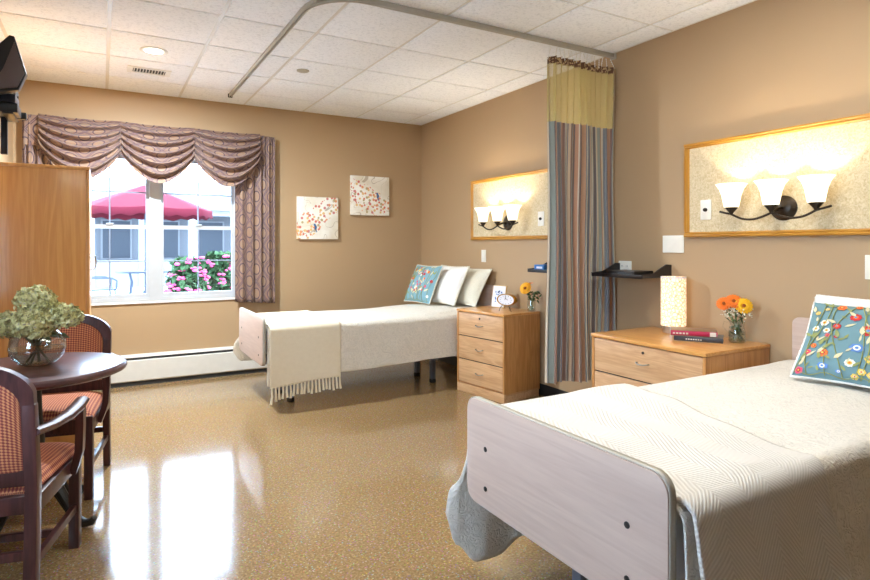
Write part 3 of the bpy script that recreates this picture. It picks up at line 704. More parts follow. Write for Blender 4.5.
# black wall trays
def tray(y0, y1, label):
    o = thing('wall_shelf', label, 'shelf', (XR, (y0+y1)/2, 1.09), 0, 'black wall shelves'); L = (y1-y0)/2; D = 0.285
    MB().b2((-D, -L, 0), (-0.001, L, 0.012), 0.003).build('tray', M['black'], o)
    for s_ in (-1, 1):
        MB().prism([(-D, 0.0), (-0.001, 0.0), (-0.001, 0.085), (-0.05, 0.088), (-D*.62, 0.03), (-D, 0.024)], 'y', s_*L-0.005, s_*L+0.005).build('side_panel', M['black'], o)
    MB().b2((-D-0.004, -L, -0.004), (-D+0.004, L, 0.022), 0.003).build('front_lip', M['black'], o)
    return o
tray(2.612, 3.055, 'black wall shelf above the near dresser beside the curtain')
tray(3.30, 3.775, 'black wall shelf mostly hidden behind the curtain by the far dresser')
o = thing('media_box', 'slim black player box lying on the near wall shelf', 'box', (3.14, 2.80, 1.103), 0.0)
MB().box((0, 0, 0.016), (0.18, 0.25, 0.030), 0.004).build('case', M['black'], o)
MB().b2((-0.0925, -0.10, 0.010), (-0.089, 0.02, 0.022)).build('display', M['slot'], o)
t = plain('blue_box_card', (46, 118, 190), 0.5)
o = thing('blue_box', 'small bright blue box on the shelf peeping out beside the curtain', 'box', (3.16, 3.68, 1.103), 0.0)
MB().box((0, 0, 0.022), (0.16, 0.12, 0.044), 0.004).build('carton', t, o)
MB().b2((-0.081, -0.04, 0.014), (-0.0795, 0.03, 0.03)).build('label_patch', M['sheet'], o)

# ------------------------------------------------------------------ dressers
def dresser(loc, rz, W, D, H, label):
    """front faces -x; origin at the front corner farthest from the photographer, width runs along -y"""
    o = thing('dresser', label, 'dresser', loc, rz, 'oak dressers')
    MB().b2((0.02, -W, 0.06), (D, 0, H-0.022), 0.002).build('carcass', M['oak'], o)
    MB().b2((0.0, -W+0.0, 0.0), (D-0.01, 0.0, 0.075), 0.002).build('plinth', M['oak_d'], o)
    MB().b2((-0.006, -W-0.004, H-0.022), (D, 0.004, H), 0.005).build('top_board', M['oak_x'], o)
    for a, b in ((-0.018, 0.0), (-W, -W+0.018)): MB().b2((0.0, a, 0.075), (0.02, b, H-0.024)).build('face_edge', M['oak'], o)
    zs = [0.085, 0.085+(H-0.11)/3, 0.085+2*(H-0.11)/3, H-0.025]
    for i in range(3):
        d = MB().b2((0.001, -W+0.021, zs[i]+0.0045), (0.022, -0.021, zs[i+1]-0.0045), 0.002).build('drawer', M['oak_d'], o)
        zc = (zs[i]+zs[i+1])/2; yc = -W/2
        MB().tube([(0.002, yc-0.042, zc+0.004), (-0.016, yc-0.040, zc+0.004), (-0.024, yc-0.02, zc-0.002), (-0.024, yc+0.02, zc-0.002), (-0.016, yc+0.040, zc+0.004), (0.002, yc+0.042, zc+0.004)], 0.0042, 8).build('handle', M['steel'], d)
        MB().b2((0.014, -W+0.02, zs[i]-0.006), (0.0245, -0.02, zs[i]+0.006)).build('gap_shade', M['black'], o) if i else None  # black strip stands in for the shade between drawers
        if i == 2:
            MB().lathe([(0.008, 0.001), (0.008, -0.004), (0.0001, -0.004)], 16, c=(0, yc, zs[3]-0.04), axis='x').build('lock', M['black'], d)
    return o
dresser((2.79, 4.465, 0), radians(8), 0.60, 0.43, 0.735, 'oak three drawer dresser between the far bed and the curtain')
dresser((2.745, 2.755, 0), 0, 0.815, 0.575, 0.742, 'oak dresser with a lamp on it beside the near bed')

# ------------------------------------------------------------------ things on the near dresser
ZD = 0.742
o = thing('table_lamp', 'lit cylinder lamp with mottled shade on the near dresser', 'lamp', (3.215, 2.505, ZD))
MB().lathe([(0.066, 0), (0.068, 0.004), (0.066, 0.045), (0.0001, 0.045)], 32).build('base', M['steel'], o)
MB().lathe([(0.0745, 0.045), (0.077, 0.048), (0.077, 0.358), (0.074, 0.36), (0.074, 0.05)], 40, cap=False).build('lamp_shade', M['lampsh'], o)
MB().lathe([(0.078, 0.352), (0.078, 0.362), (0.073, 0.362)], 40, cap=False).build('rim', M['sheet'], o)
MB().lathe([(0.073, 0.352), (0.0005, 0.352)], 40, cap=False).build('top_diffuser', M['lampsh'], o)

def book(loc, rz, L, W, T, mats, label, marks):
    """spine along local y on the -x side"""
    o = thing('book', label, 'book', loc, rz, 'books on the near dresser')
    MB().b2((0.006, -L/2+0.005, 0.003), (W-0.004, L/2-0.005, T-0.003)).build('pages', M['paper'], o)
    m = MB(); m.b2((0.002, -L/2, 0), (W, L/2, 0.003), 0.001); m.b2((0.002, -L/2, T-0.003), (W, L/2, T), 0.001); m.build('cover', mats[1], o)
    MB().prism([(0.004, 0), (0.0, T*0.25), (-0.002, T/2), (0.0, T*0.75), (0.004, T), (0.006, T), (0.006, 0)], 'y', -L/2, L/2).build('spine', mats[0], o)
    m = MB()
    for a, b, z0, z1 in marks: m.b2((-0.0032, a, z0), (-0.0012, b, z1))
    m.build('spine_lettering', mats[2], o)
    return o
mag = plain('magenta_cloth', (186, 34, 78), 0.5); brn = plain('brown_jacket', (146, 112, 84), 0.4); cl = plain('cream_lettering', (230, 220, 206), 0.6)
chc = plain('charcoal_cloth', (62, 60, 64), 0.5); gry = plain('grey_jacket', (120, 116, 112), 0.5)
ang = atan2(2.07-2.29, 3.06-2.93)  # spine direction
brz = radians(32)
mk = [(-0.02+0.013*k, -0.012+0.013*k, 0.010, 0.017) for k in range(7)]
book((3.02, 2.185, ZD), brz, 0.262, 0.155, 0.030, (chc, gry, cl), 'charcoal hardback lying flat, lower of two stacked books', mk)
mk2 = [(0.03+0.018*k, 0.042+0.018*k, 0.011, 0.02) for k in range(5)]
bk = book((3.01, 2.205, ZD+0.0303), brz+radians(6), 0.25, 0.15, 0.033, (mag, brn, cl), 'magenta spined hardback, upper of two stacked books', mk2)
MB().b2((-0.0035, -0.118, 0.004), (-0.001, -0.085, 0.028)).build('spine_label', cl, bk)

def petal_ring(m, c, nrm, r, n, w, tilt, mi):
    nrm = Vector(nrm).normalized(); a = nrm.orthogonal().normalized(); b = nrm.cross(a)
    for k in range(n):
        q = 2*pi*k/n; d = a*cos(q)+b*sin(q); s_ = nrm.cross(d)
        p0 = Vector(c)+d*r*0.15; p1 = Vector(c)+d*r*0.6+nrm*r*tilt; p2 = Vector(c)+d*r+nrm*r*tilt*0.7
        m.add([p0, p1+s_*w*r, p2+s_*w*r*.5, p2-s_*w*r*.5, p1-s_*w*r], [(0, 1, 2, 3, 4)], m=mi)
orange = plain('orange_petal', (246, 120, 20), 0.5); yellow = plain('yellow_petal', (250, 190, 20), 0.5); dark = plain('flower_eye', (150, 78, 20), 0.7); wht = plain('white_blossom', (232, 228, 206), 0.6)
def gerbera(vase, c, nrm, r, mat):
    m = MB(); petal_ring(m, c, nrm, r, 18, 0.2, 0.12, 0); petal_ring(m, Vector(c)+Vector(nrm).normalized()*r*0.08, nrm, r*0.72, 14, 0.22, 0.2, 0)
    f = m.build('gerbera', mat, vase, solid=0.0015)
    e = MB().sphere(tuple(Vector(c)+Vector(nrm).normalized()*r*0.16), r*0.22, 8).build('eye', dark, f); return f
def glass_vase(name, label, loc, prof, water):
    o = thing(name, label, 'vase', loc)
    inner = [(max(r-0.003, 0.0005), z) for r, z in reversed(prof[1:])]
    MB().lathe(prof+inner+[(0.0005, 0.004)], 32, cap=False).build('glass', M['vase'], o)
    MB().lathe([(0.0005, 0.005)]+[(r-0.004, max(z, 0.006)) for r, z in prof if 0.005 <= z <= water]+[(0.0005, water)], 28, cap=False).build('water', M['water'], o)
    return o
o = glass_vase('flower_vase', 'clear glass vase of orange and yellow gerberas on the near dresser', (3.215, 2.07, ZD), [(0.0005, 0), (0.042, 0.0), (0.046, 0.01), (0.046, 0.06), (0.038, 0.095), (0.044, 0.125)], 0.08)
MB().tube([(-0.04, 0.03, 0.115), (-0.055, 0.045, 0.12), (-0.06, 0.05, 0.09), (-0.042, 0.032, 0.06)], 0.003, 6).build('vase_handle', M['vase'], o)
R = random.Random(4); m = MB()
for k in range(9):
    a = 2*pi*k/9; m.tube([(0.02*cos(a+2), 0.02*sin(a+2), 0.01), (0.012*cos(a), 0.012*sin(a), 0.10), (0.06*cos(a), 0.06*sin(a), 0.19)], 0.0022, 6)
m.build('stems', M['stem'], o)
m = MB()
for k in range(60):
    a = R.uniform(0, 2*pi); r_ = R.uniform(0.01, 0.055); z = R.uniform(0.02, 0.2); s_ = R.uniform(0.012, 0.026); e = Euler((R.uniform(-1, 1), R.uniform(-1, 1), a)).to_matrix()
    p = Vector((r_*cos(a)*(0.6 if z < .12 else 1), r_*sin(a)*(0.6 if z < .12 else 1), z))
    m.add([p+e@Vector(v) for v in ((-s_, 0, 0), (0, -s_*.4, .003), (s_, 0, 0), (0, s_*.4, .003))], [(0, 1, 2, 3)])
m.build('leaves', M['leaf'], o, solid=0.001)
m = MB()
for k in range(110):
    a = R.uniform(0, 2*pi); r_ = R.uniform(0.03, 0.085); m.sphere((r_*cos(a), r_*sin(a), R.uniform(0.145, 0.205)), R.uniform(.003, .0055), 5)
m.build('filler_blossoms', wht, o)
gerbera(o, (-0.055, 0.045, 0.222), (-.75, -.35, .5), 0.042, orange); gerbera(o, (-0.035, -0.002, 0.238), (-.6, -.5, .65), 0.047, orange)
gerbera(o, (-0.015, -0.05, 0.215), (-.7, -.6, .45), 0.048, yellow); gerbera(o, (0.03, 0.04, 0.235), (.2, .3, .9), 0.035, yellow)

# ------------------------------------------------------------------ things on the far dresser
ZE = 0.735
o = thing('picture_frame', 'white photo frame with gilt edge standing on the far dresser', 'picture frame', (3.14, 4.33, ZE), radians(18))
def lean(m): m.v = rot_pts(m.v, (0, radians(12), 0)); return m
lean(MB().b2((-0.004, -0.075, 0.0), (0.008, 0.075, 0.205), 0.003)).build('frame', plain('gilt_edge', (214, 178, 110), 0.4), o)
lean(MB().b2((-0.007, -0.068, 0.006), (-0.003, 0.068, 0.198), 0.001)).build('mat_board', M['sheet'], o)
t = NT('photo_print'); co = t.coord('Object', (1, 1, 1)); f = t.voro(co, 45)
t.base(t.mix(t.math('LESS_THAN', f.outputs['Distance'], 0.35), srgb(214, 220, 230), srgb(60, 104, 170)), 0.4)
lean(MB().b2((-0.0085, -0.04, 0.05), (-0.006, 0.04, 0.16))).build('print', t.mat, o)
MB().tube([(0.02, 0, 0.15), (0.075, 0, 0.002)], 0.006, 6).build('easel_strut', M['black'], o)

o = thing('desk_clock', 'oval brass desk clock on wire legs on the far dresser', 'clock', (3.04, 4.055, ZE), radians(20))
MB().lathe([(0.001, 0.025), (0.055, 0.025), (0.062, 0.018), (0.063, -0.018), (0.058, -0.024), (0.054, -0.020)], 36, c=(0, 0, 0.10), axis='x', sx=1.5, sy=0.82, cap=False).build('case', M['brass'], o)
MB().lathe([(0.054, -0.0185), (0.0001, -0.019)], 36, c=(0, 0, 0.10), axis='x', sx=1.5, sy=0.82, cap=False).build('dial', M['sheet'], o)
m = MB()
for k in range(12):
    a = pi*k/6; m.box((-0.0205, 0.056*sin(a), 0.10+0.036*cos(a)), (0.002, 0.003, 0.007), rot=(-a, 0, 0))
m.build('hour_marks', M['black'], o)
MB().box((-0.021, -0.009, 0.106), (0.002, 0.026, 0.003), rot=(0.5, 0, 0)).build('hour_hand', M['black'], o)
MB().box((-0.022, 0.004, 0.116), (0.002, 0.003, 0.034), rot=(0.2, 0, 0)).build('minute_hand', M['black'], o)
for s_, xx in ((-1, -0.03), (1, -0.03), (0, 0.035)):
    MB().tube([(xx*.3, s_*0.035, 0.058), (xx, s_*0.05, 0.03), (xx, s_*0.062, 0.0)], 0.0025, 6).build('leg', M['bronze'], o)
o = glass_vase('flower_vase', 'small glass jar with one golden gerbera on the far dresser', (3.235, 3.965, ZE), [(0.0005, 0), (0.034, 0.0), (0.037, 0.008), (0.037, 0.075), (0.031, 0.09), (0.035, 0.11)], 0.06)
m = MB()
for k in range(5):
    a = 2*pi*k/5; m.tube([(0.015*cos(a+2), 0.015*sin(a+2), 0.01), (0.01*cos(a), 0.01*sin(a), 0.10), (0.045*cos(a), 0.045*sin(a), 0.16)], 0.0025, 6)
m.build('stems', M['stem'], o)
m = MB()
for k in range(42):
    a = R.uniform(0, 2*pi); r_ = R.uniform(0.01, 0.065); z = R.uniform(0.09, 0.175); s_ = R.uniform(0.014, 0.026); e = Euler((R.uniform(-1, 1), R.uniform(-1, 1), a)).to_matrix()
    p = Vector((r_*cos(a), r_*sin(a)-0.025, z)); m.add([p+e@Vector(v) for v in ((-s_, 0, 0), (0, -s_*.45, .003), (s_, 0, 0), (0, s_*.45, .003))], [(0, 1, 2, 3)])
m.build('leaves', M['leaf'], o, solid=0.001)
gold_p = plain('golden_petal', (252, 176, 24), 0.5)
gerbera(o, (-0.035, 0.035, 0.195), (-.8, -.35, .4), 0.055, gold_p); gerbera(o, (0.01, 0.03, 0.235), (-.2, .1, .95), 0.03, orange)

# ------------------------------------------------------------------ beds
def bed(loc, L, y0, y1, zt, label):
    """loc = footboard face; bed runs along +x to the headboard"""
    o = thing('hospital_bed', label, 'bed', (loc, (y0+y1)/2, 0), 0, 'hospital beds'); H = (y1-y0)/2
    f = MB().prism(rounded(-H, H, zt-0.375, zt, 0.05), 'x', 0, 0.022, bevel=0.003).build('footboard', M['maple'], o)
    # edging band round the board
    out = rounded(-H-0.002, H+0.002, zt-0.377, zt+0.002, 0.05); m = MB(); n = len(out); vs = []
    for x in (0.004, 0.026):
        for a, b in out: vs.append((x, a, b))
    m.add(vs, [(i, (i+1) % n, n+(i+1) % n, n+i) for i in range(n)]); m.build('edge_band', M['edge'], f, solid=0.003)
    for yy in (-H+0.125, H-0.12):
        for zz in (zt-0.165, zt-0.305):
            MB().lathe([(0.009, 0.001), (0.009, -0.002), (0.0001, -0.004)], 14, c=(0, yy, zz), axis='x').build('bolt', M['iron'], f)
    MB().prism(rounded(-H+0.02, H-0.02, 0.35, 0.915, 0.04), 'x', L, L+0.024, bevel=0.003).build('headboard', M['maple'], o)
    MB().b2((0.05, -H+0.03, 0.44), (L-0.01, H-0.03, 0.655), 0.05).build('mattress', M['sheet'], o)
    m = MB()
    for yy in (-H+0.10, H-0.10): m.b2((0.03, yy-0.02, 0.37), (L, yy+0.02, 0.425), 0.004)
    for xx in (0.08, 0.7, 1.35, L-0.1): m.b2((xx-0.02, -H+0.10, 0.38), (xx+0.02, H-0.10, 0.415), 0.004)
    m.build('frame', M['bsteel'], o)
    for xx in (0.30, L-0.55):
        MB().b2((xx-0.02, -H+0.2, 0.22), (xx+0.02, H-0.2, 0.26), 0.004).build('cross_bar', M['bsteel'], o)
        for yy in (-H+0.28, H-0.28):
            lg = MB().b2((xx-0.022, yy-0.022, 0.03), (xx+0.022, yy+0.022, 0.375), 0.004).build('leg', M['bsteel'], o)
            MB().lathe([(0.030, 0), (0.032, 0.004), (0.032, 0.026), (0.026, 0.034)], 18, c=(xx, yy, 0)).build('foot_cap', M['rubber'], lg)
    m = MB().tube([(0.4, -H+0.22, 0.24), (1.0, -0.05, 0.30), (1.5, -0.02, 0.36)], 0.012, 8); m.build('lift_rod', M['bsteel'], o)
    m = MB().b2((L-0.75, -0.2, 0.25), (L-0.45, 0.2, 0.37), 0.02); m.build('motor_box', M['rubber'], o)
    return o
def spread(name, label, cat, X, Y0, Y1, zt, hemN, hemF, mat, flN, flF, lift=0.0, nx=90, uvs=1.0, xr=None, rip=1.0, group=None, solid=0.006, sag=None, xa=None):
    """cloth over a bed: cross-section path near hem, near edge, top, far edge, far hem; X = (x0, x1)"""
    o = thing(name, label, cat, (0, 0, 0), 0, group)
    NS = 30; NTp = 36; NC = 6; r = 0.045
    def path(x, j):
        n1, n2, n3, n4 = NS, NS+NC, NS+NC+NTp, NS+NC+NTp+NC
        if j <= n1:   # near side, hem to edge
            t_ = j/n1; z = lerp(hemN(x), zt-r, t_); hf = 1-t_
            return (Y0 - flN(x)*hf - 0.012*rip*hf**0.7*sin(11*x+1.5*sin(3*x)) - 0.006*rip*hf*sin(29*x), z, t_)
        if j <= n2:
            a = (j-n1)/NC*pi/2; return (Y0+r-r*cos(a), zt-r+r*sin(a), 1)
        if j <= n3:
            t_ = (j-n2)/NTp; y = lerp(Y0+r, Y1-r, t_)
            return (y, zt + 0.012*sin(pi*t_) + 0.004*rip*sin(9*x+4*t_) + 0.003*rip*sin(17*t_+5*x) + (sag(x, y) if sag else 0), 1)
        if j <= n4:
            a = (j-n3)/NC*pi/2; return (Y1-r+r*sin(a), zt-r+r*cos(a), 1)
        t_ = (j-n4)/NS; z = lerp(zt-r, hemF(x), t_)
        return (Y1 + flF(x)*t_ + 0.010*rip*t_**0.7*sin(9*x) + 0.003*rip*t_*sin(31*x+1), z, 1-t_)
    N = 2*NS+NTp+2*NC
    def f(u, v):
        j = v*N; x0 = X[0]; 
        j = round(j); 
        if xa: x0 = xa(v)
        x1 = xr(v) if xr else X[1]
        x = lerp(x0, x1, u); y, z, t_ = path(x, j)
        return (x, y, z+lift)
    W = Y1-Y0+2*0.4
    m = MB(); m.grid(f, nx, N, lambda u, v: (u*(X[1]-X[0])*uvs, v*W*uvs)); m.build('cloth', mat, o, angle=180, solid=solid)
    return o
NBX, FBX = 1.18, 1.075
bed(NBX, 2.11, 0.935, 1.82, 0.75, 'near hospital bed with pale laminate footboard facing the room')
bed(FBX, 2.215, 4.55, 5.425, 0.745, 'far hospital bed with pale footboard, standing below the pictures')
# bedspreads
hemF = lambda x: interp(x, [(1.15, 0.28), (1.20, 0.14), (1.29, 0.055), (1.40, 0.05), (1.52, 0.11), (1.72, 0.25), (3.3, 0.27)])
flF = lambda x: interp(x, [(1.15, 0.10), (1.35, 0.08), (1.7, 0.035), (3.3, 0.03)])
hemN = lambda x: interp(x, [(1.15, 0.30), (1.3, 0.16), (1.6, 0.22), (3.3, 0.24)])
flN = lambda x: interp(x, [(1.2, 0.02), (3.3, 0.02)])
def nsplit(v): # the hanging corner swings out past the footboard
    return 1.215 - 0.06*smooth(0.76, 0.95, v)
spread('bedspread', 'white quilted bedspread draped over the near bed', 'bedspread', (1.215, 3.27), 0.915, 1.845, 0.672, hemN, hemF, M['quilt'], flN, flF, xa=nsplit, nx=140)
hemF2 = lambda x: interp(x, [(1.03, 0.34), (1.12, 0.24), (1.3, 0.24), (1.6, 0.28), (3.3, 0.28)])
flF2 = lambda x: interp(x, [(1.05, 0.12), (1.3, 0.08), (1.7, 0.03), (3.3, 0.03)])
hemN2 = lambda x: interp(x, [(1.05, 0.22), (1.2, 0.20), (1.7, 0.262), (2.8, 0.290), (3.3, 0.30)])
def fsplit(v): return 1.11 - 0.06*smooth(0.76, 0.95, v)
spread('bedspread', 'ivory quilted bedspread draped over the far bed', 'bedspread', (1.11, 3.27), 4.545, 5.44, 0.668, hemN2, hemF2, M['quilt_far'], lambda x: 0.005, flF2, xa=fsplit, nx=120, rip=0.5,
       sag=lambda x, y: 0.025*smooth(2.2, 2.9, x))
# throws
o = spread('throw_blanket', 'white herringbone throw laid across the foot of the near bed', 'blanket', (1.225, 1.9), 0.893, 1.868, 0.687, lambda x: interp(x, [(1.2, 0.33), (1.4, 0.16), (1.9, 0.15)]), lambda x: 0.45, M['herring'], lambda x: 0.055, lambda x: 0.035,
       xr=lambda v: interp(v, [(0, 1.90), (0.28, 1.80), (0.35, 1.82), (0.7, 2.02), (1, 2.05)]), nx=70, rip=1.3, solid=0.010)
TH0, TH1 = 1.125, 1.70
o = spread('throw_blanket', 'cream fringed throw hanging over the side of the far bed', 'blanket', (TH0, TH1), 4.525, 5.46, 0.682, lambda x: 0.215+0.02*sin(5*x), lambda x: 0.40, M['cream'], lambda x: 0.012, lambda x: 0.015+0.62*flF2(x),
       nx=50, rip=0.5, solid=0.008)
m = MB(); R = random.Random(2)
for k in range(20):
    x = lerp(TH0+0.012, TH1-0.012, k/19); zz = 0.215+0.02*sin(5*x); y = 4.510; L = R.uniform(0.085, 0.105)+(0.02 if k < 2 else 0)
    m.sphere((x, y, zz), 0.0085, 6)
    m.tube([(x, y, zz), (x+R.uniform(-.004, .004), y-0.002, zz-L*.5), (x+R.uniform(-.008, .008), y-0.004, zz-L)], [0.006, 0.0075, 0.010], 7)
m.build('fringe', M['cream'], o)

# ------------------------------------------------------------------ pillows
def pillow(name, label, w_, h_, th, base, tilt, yaw, mat, frill=0.0, frmat=None, group=None, emb=None, back=None):
    """face looks along local -x, leaning back by tilt; base = middle of the bottom edge"""
    o = thing(name, label, 'pillow', base, yaw, group)
    ct, st_ = cos(tilt), sin(tilt)
    def place(a, b, c): # a across (y), b up, c out of the face
        return (b*st_ - c*ct, a, b*ct + c*st_)
    def bulge(u, v):
        return th*0.5*((1-abs(u)**2.6)*(1-abs(v)**2.6))**0.55
    def outline(u, v):
        pu = 1-0.06*(1-abs(v)**1.5)*abs(u)**3*0.9; pv = 1-0.06*(1-abs(u)**1.5)*abs(v)**3*0.9
        return u*w_/2*pu, v*h_/2*pv + h_/2
    def side(s_):
        def f(i, j):
            u, v = 2*i-1, 2*j-1; a, b = outline(u, v); wr = 0.0035*sin(14*a+9*b)*(1-abs(u))*(1-abs(v))
            return place(a, b, s_*(bulge(u, v)+wr))
        return f
    n = 26
    fc = MB().grid(side(1), n, n, lambda u, v: (u, v)); fc.build('front', mat, o, angle=180)
    MB().grid(side(-1), n, n, lambda u, v: (u, v)).build('back', back or mat, o, angle=180)
    m = MB(); P = []
    for k in range(80):
        q = k/80*4; e = int(q); t_ = q-e
        u, v = [(2*t_-1, -1), (1, 2*t_-1), (1-2*t_, 1), (-1, 1-2*t_)][e]; a, b = outline(u, v); P.append(place(a, b, 0))
    m.tube(P+[P[0]], 0.005, 6); m.build('piping', frmat or mat, o)
    if frill:
        m = MB(); Q = []
        for k in range(241):
            q = (k % 240)/240*4; e = int(q); t_ = q-e
            u, v = [(2*t_-1, -1), (1, 2*t_-1), (1-2*t_, 1), (-1, 1-2*t_)][e]; a, b = outline(u, v)
            s_ = 1+2*frill/w_; Q.append((place(a, b, 0), place(a*s_, max(0.004, (b-h_/2)*s_+h_/2), 0.006*sin(k*1.3)-0.004)))
        vs = [p for ab in Q for p in ab]; m.add(vs, [(2*i, 2*i+1, 2*i+3, 2*i+2) for i in range(240)]); m.build('frill', frmat or mat, o, angle=180, solid=0.002)
    if emb:
        def surf(x, y, e=0.0015):
            u, v = 2*x-1, 2*y-1; a, b = outline(u, v); return Vector(place(a, b, bulge(u, v)+e))
        emb(o, surf)
    return o
teal = plain('teal_cotton', (112, 148, 156), 0.85); whitep = plain('white_pillow_cotton', (236, 234, 228), 0.85); ivory = quilt('ivory_sham', (224, 218, 198), 40, 0.3)
e_cols = [plain('thread_red', (196, 40, 48), 0.8), plain('thread_orange', (232, 120, 50), 0.8), plain('thread_white', (236, 236, 226), 0.8), plain('thread_yellow', (236, 200, 90), 0.8), plain('thread_blue', (96, 140, 206), 0.8), plain('thread_green', (150, 158, 96), 0.8), plain('thread_pink', (226, 90, 120), 0.8), plain('thread_cream', (222, 212, 170), 0.8)]
def disc(m, surf, x, y, r, mi, e, n=12, lobes=0, sq=1.0):
    pts = [surf(x, y, e)]
    for k in range(n):
        a = 2*pi*k/n; rr_ = r*(1+(0.10*cos(lobes*a) if lobes else 0)); pts.append(surf(min(.985, max(.015, x+rr_*cos(a))), min(.985, max(.015, y+rr_*sin(a)*sq)), e*0.8))
    m.add(pts, [(0, 1+k, 1+(k+1) % n) for k in range(n)], m=mi)
def leafm(m, surf, x, y, L, a, mi, e=0.0025, w_=0.28):
    d = (cos(a), sin(a)); n_ = (-sin(a), cos(a)); cl_ = lambda q: min(.985, max(.015, q)); pts = []
    for t_, ww in ((0, 0), (.3, 1), (.65, .8), (1, 0), (.65, -.8), (.3, -1)):
        pts.append(surf(cl_(x+d[0]*L*t_+n_[0]*L*w_*ww*.5), cl_(y+d[1]*L*t_+n_[1]*L*w_*ww*.5), e))
    m.add(pts, [tuple(range(6))], m=mi)
# x across, y up on the cushion face (x = 1 is the window side)
FL = [(.70, .90, .05, 1, 6), (.56, .93, .035, 1, 0), (.55, .76, .055, 0, 8), (.42, .60, .075, 0, 9), (.68, .62, .04, 0, 7), (.80, .66, .045, 2, 6), (.87, .58, .04, 2, 6), (.76, .56, .035, 2, 6), (.74, .50, .025, 6, 5), (.66, .49, .022, 0, 5),
      (.47, .38, .07, 4, 7), (.84, .36, .032, 1, 6), (.74, .28, .055, 1, 9), (.88, .28, .035, 6, 5), (.72, .13, .055, 4, 7), (.50, .20, .05, 2, 9), (.35, .27, .05, 3, 6), (.40, .12, .04, 3, 6), (.45, .06, .035, 3, 6), (.33, .10, .035, 3, 5),
      (.58, .09, .03, 4, 5), (.93, .06, .045, 6, 5), (.24, .76, .05, 1, 7), (.20, .45, .06, 4, 8), (.12, .62, .045, 2, 6), (.15, .22, .06, 0, 8), (.26, .92, .04, 3, 6), (.10, .88, .04, 6, 6), (.90, .80, .03, 3, 5), (.82, .86, .025, 3, 5)]
def stems(m, surf, R):
    for k in range(9):
        x0 = 0.08+k*0.105; P = [surf(min(.97, max(.03, x0+0.06*sin(4*t_/14+k)+0.10*(t_/14)*(1 if k % 2 else -1))), .03+.92*t_/14, 0.004) for t_ in range(15)]
        m.tube(P, 0.0022, 5, m=5)
    P = [surf(.04+.92*t_/20, .04+0.02*sin(t_), 0.004) for t_ in range(21)]; m.tube(P, 0.002, 5, m=5)
def embroidery(o, surf):
    m = MB(); R = random.Random(11)
    for k in range(80):
        leafm(m, surf, R.uniform(.06, .94), R.uniform(.05, .92), R.uniform(.06, .12), R.uniform(.4, 2.7), R.choice([5, 5, 7]), 0.0065, R.uniform(.2, .4))
    stems(m, surf, R)
    for x, y, r, c, lb in FL:
        r *= 0.88
        disc(m, surf, x, y, r, c*1, 0.0056, 24, lb, 0.8 if c == 4 else 1)
        disc(m, surf, x, y, r*.5, {0: 1, 1: 0, 2: 3, 3: 7, 4: 2, 6: 0}[c], 0.0068, 12)
        disc(m, surf, x, y, r*.25, {0: 4, 1: 3, 2: 1, 3: 1, 4: 4, 6: 3}[c], 0.0080, 10)
    m.build('stitch_pattern', e_cols, o, angle=180)
def embroidery_small(o, surf):
    m = MB(); R = random.Random(5)
    for k in range(40): leafm(m, surf, R.uniform(.06, .94), R.uniform(.05, .92), R.uniform(.08, .16), R.uniform(.4, 2.7), R.choice([5, 7, 7]), 0.0065, R.uniform(.2, .34))
    stems(m, surf, R)
    for k in range(34): disc(m, surf, R.uniform(.08, .92), R.uniform(.07, .93), R.uniform(.02, .05), R.choice([0, 6, 6, 3, 2, 1, 2]), 0.0065, 14, 6)
    m.build('stitch_pattern', e_cols, o, angle=180)
pillow('bed_pillow', 'white frilled pillow propped behind the blue floral cushion on the near bed', 0.52, 0.42, 0.11, (2.945, 1.335, 0.710), 0.62, radians(4), whitep, 0.007, whitep)
pillow('floral_cushion', 'blue cushion embroidered with flowers on the near bed', 0.47, 0.40, 0.12, (2.765, 1.275, 0.708), 0.62, radians(4), teal, 0.0, whitep, 'embroidered floral cushions', embroidery)
pillow('floral_cushion', 'blue floral cushion in front of two pillows on the far bed', 0.46, 0.41, 0.12, (2.775, 5.225, 0.722), 0.42, radians(6), plain('aqua_cotton', (128, 172, 186), 0.85), 0.0, ivory, 'embroidered floral cushions', embroidery_small, ivory)
pillow('bed_pillow', 'white square pillow between the floral cushion and the sham on the far bed', 0.48, 0.41, 0.13, (2.925, 5.01, 0.724), 0.46, radians(4), whitep, 0.012, ivory)
pillow('bed_pillow', 'plain ivory sham leaning on the far headboard', 0.62, 0.40, 0.13, (3.07, 4.92, 0.724), 0.52, radians(2), ivory, 0.0, ivory)

# ------------------------------------------------------------------ table and chairs
TXc, TYc = -0.275, 3.30
o = thing('round_table', 'small round dark mahogany table with vase beside the wardrobe', 'table', (TXc, TYc, 0))
MB().lathe([(0.0005, 0.695), (0.33, 0.695), (0.365, 0.699), (0.384, 0.708), (0.389, 0.718), (0.386, 0.729), (0.376, 0.738), (0.364, 0.741), (0.0005, 0.741)], 72, cap=False).build('table_top', M['mahog_t'], o, angle=25)
MB().lathe([(0.12, 0.694), (0.12, 0.684), (0.045, 0.675), (0.032, 0.62), (0.036, 0.5), (0.045, 0.4), (0.042, 0.3), (0.05, 0.24), (0.06, 0.2), (0.05, 0.15), (0.03, 0.12)], 28).build('pedestal', M['iron'], o)
for k in range(4):
    a = radians(-38)+k*pi/2; c_, s_ = cos(a), sin(a); P = []
    for r_, z in ((0.03, 0.20), (0.08, 0.20), (0.13, 0.17), (0.18, 0.10), (0.22, 0.045), (0.265, 0.024), (0.30, 0.035), (0.315, 0.055)): P.append((r_*c_, r_*s_, z))
    MB().tube(P, [0.03, 0.03, 0.027, 0.023, 0.02, 0.02, 0.018, 0.012], 10).build('foot', M['iron'], o)

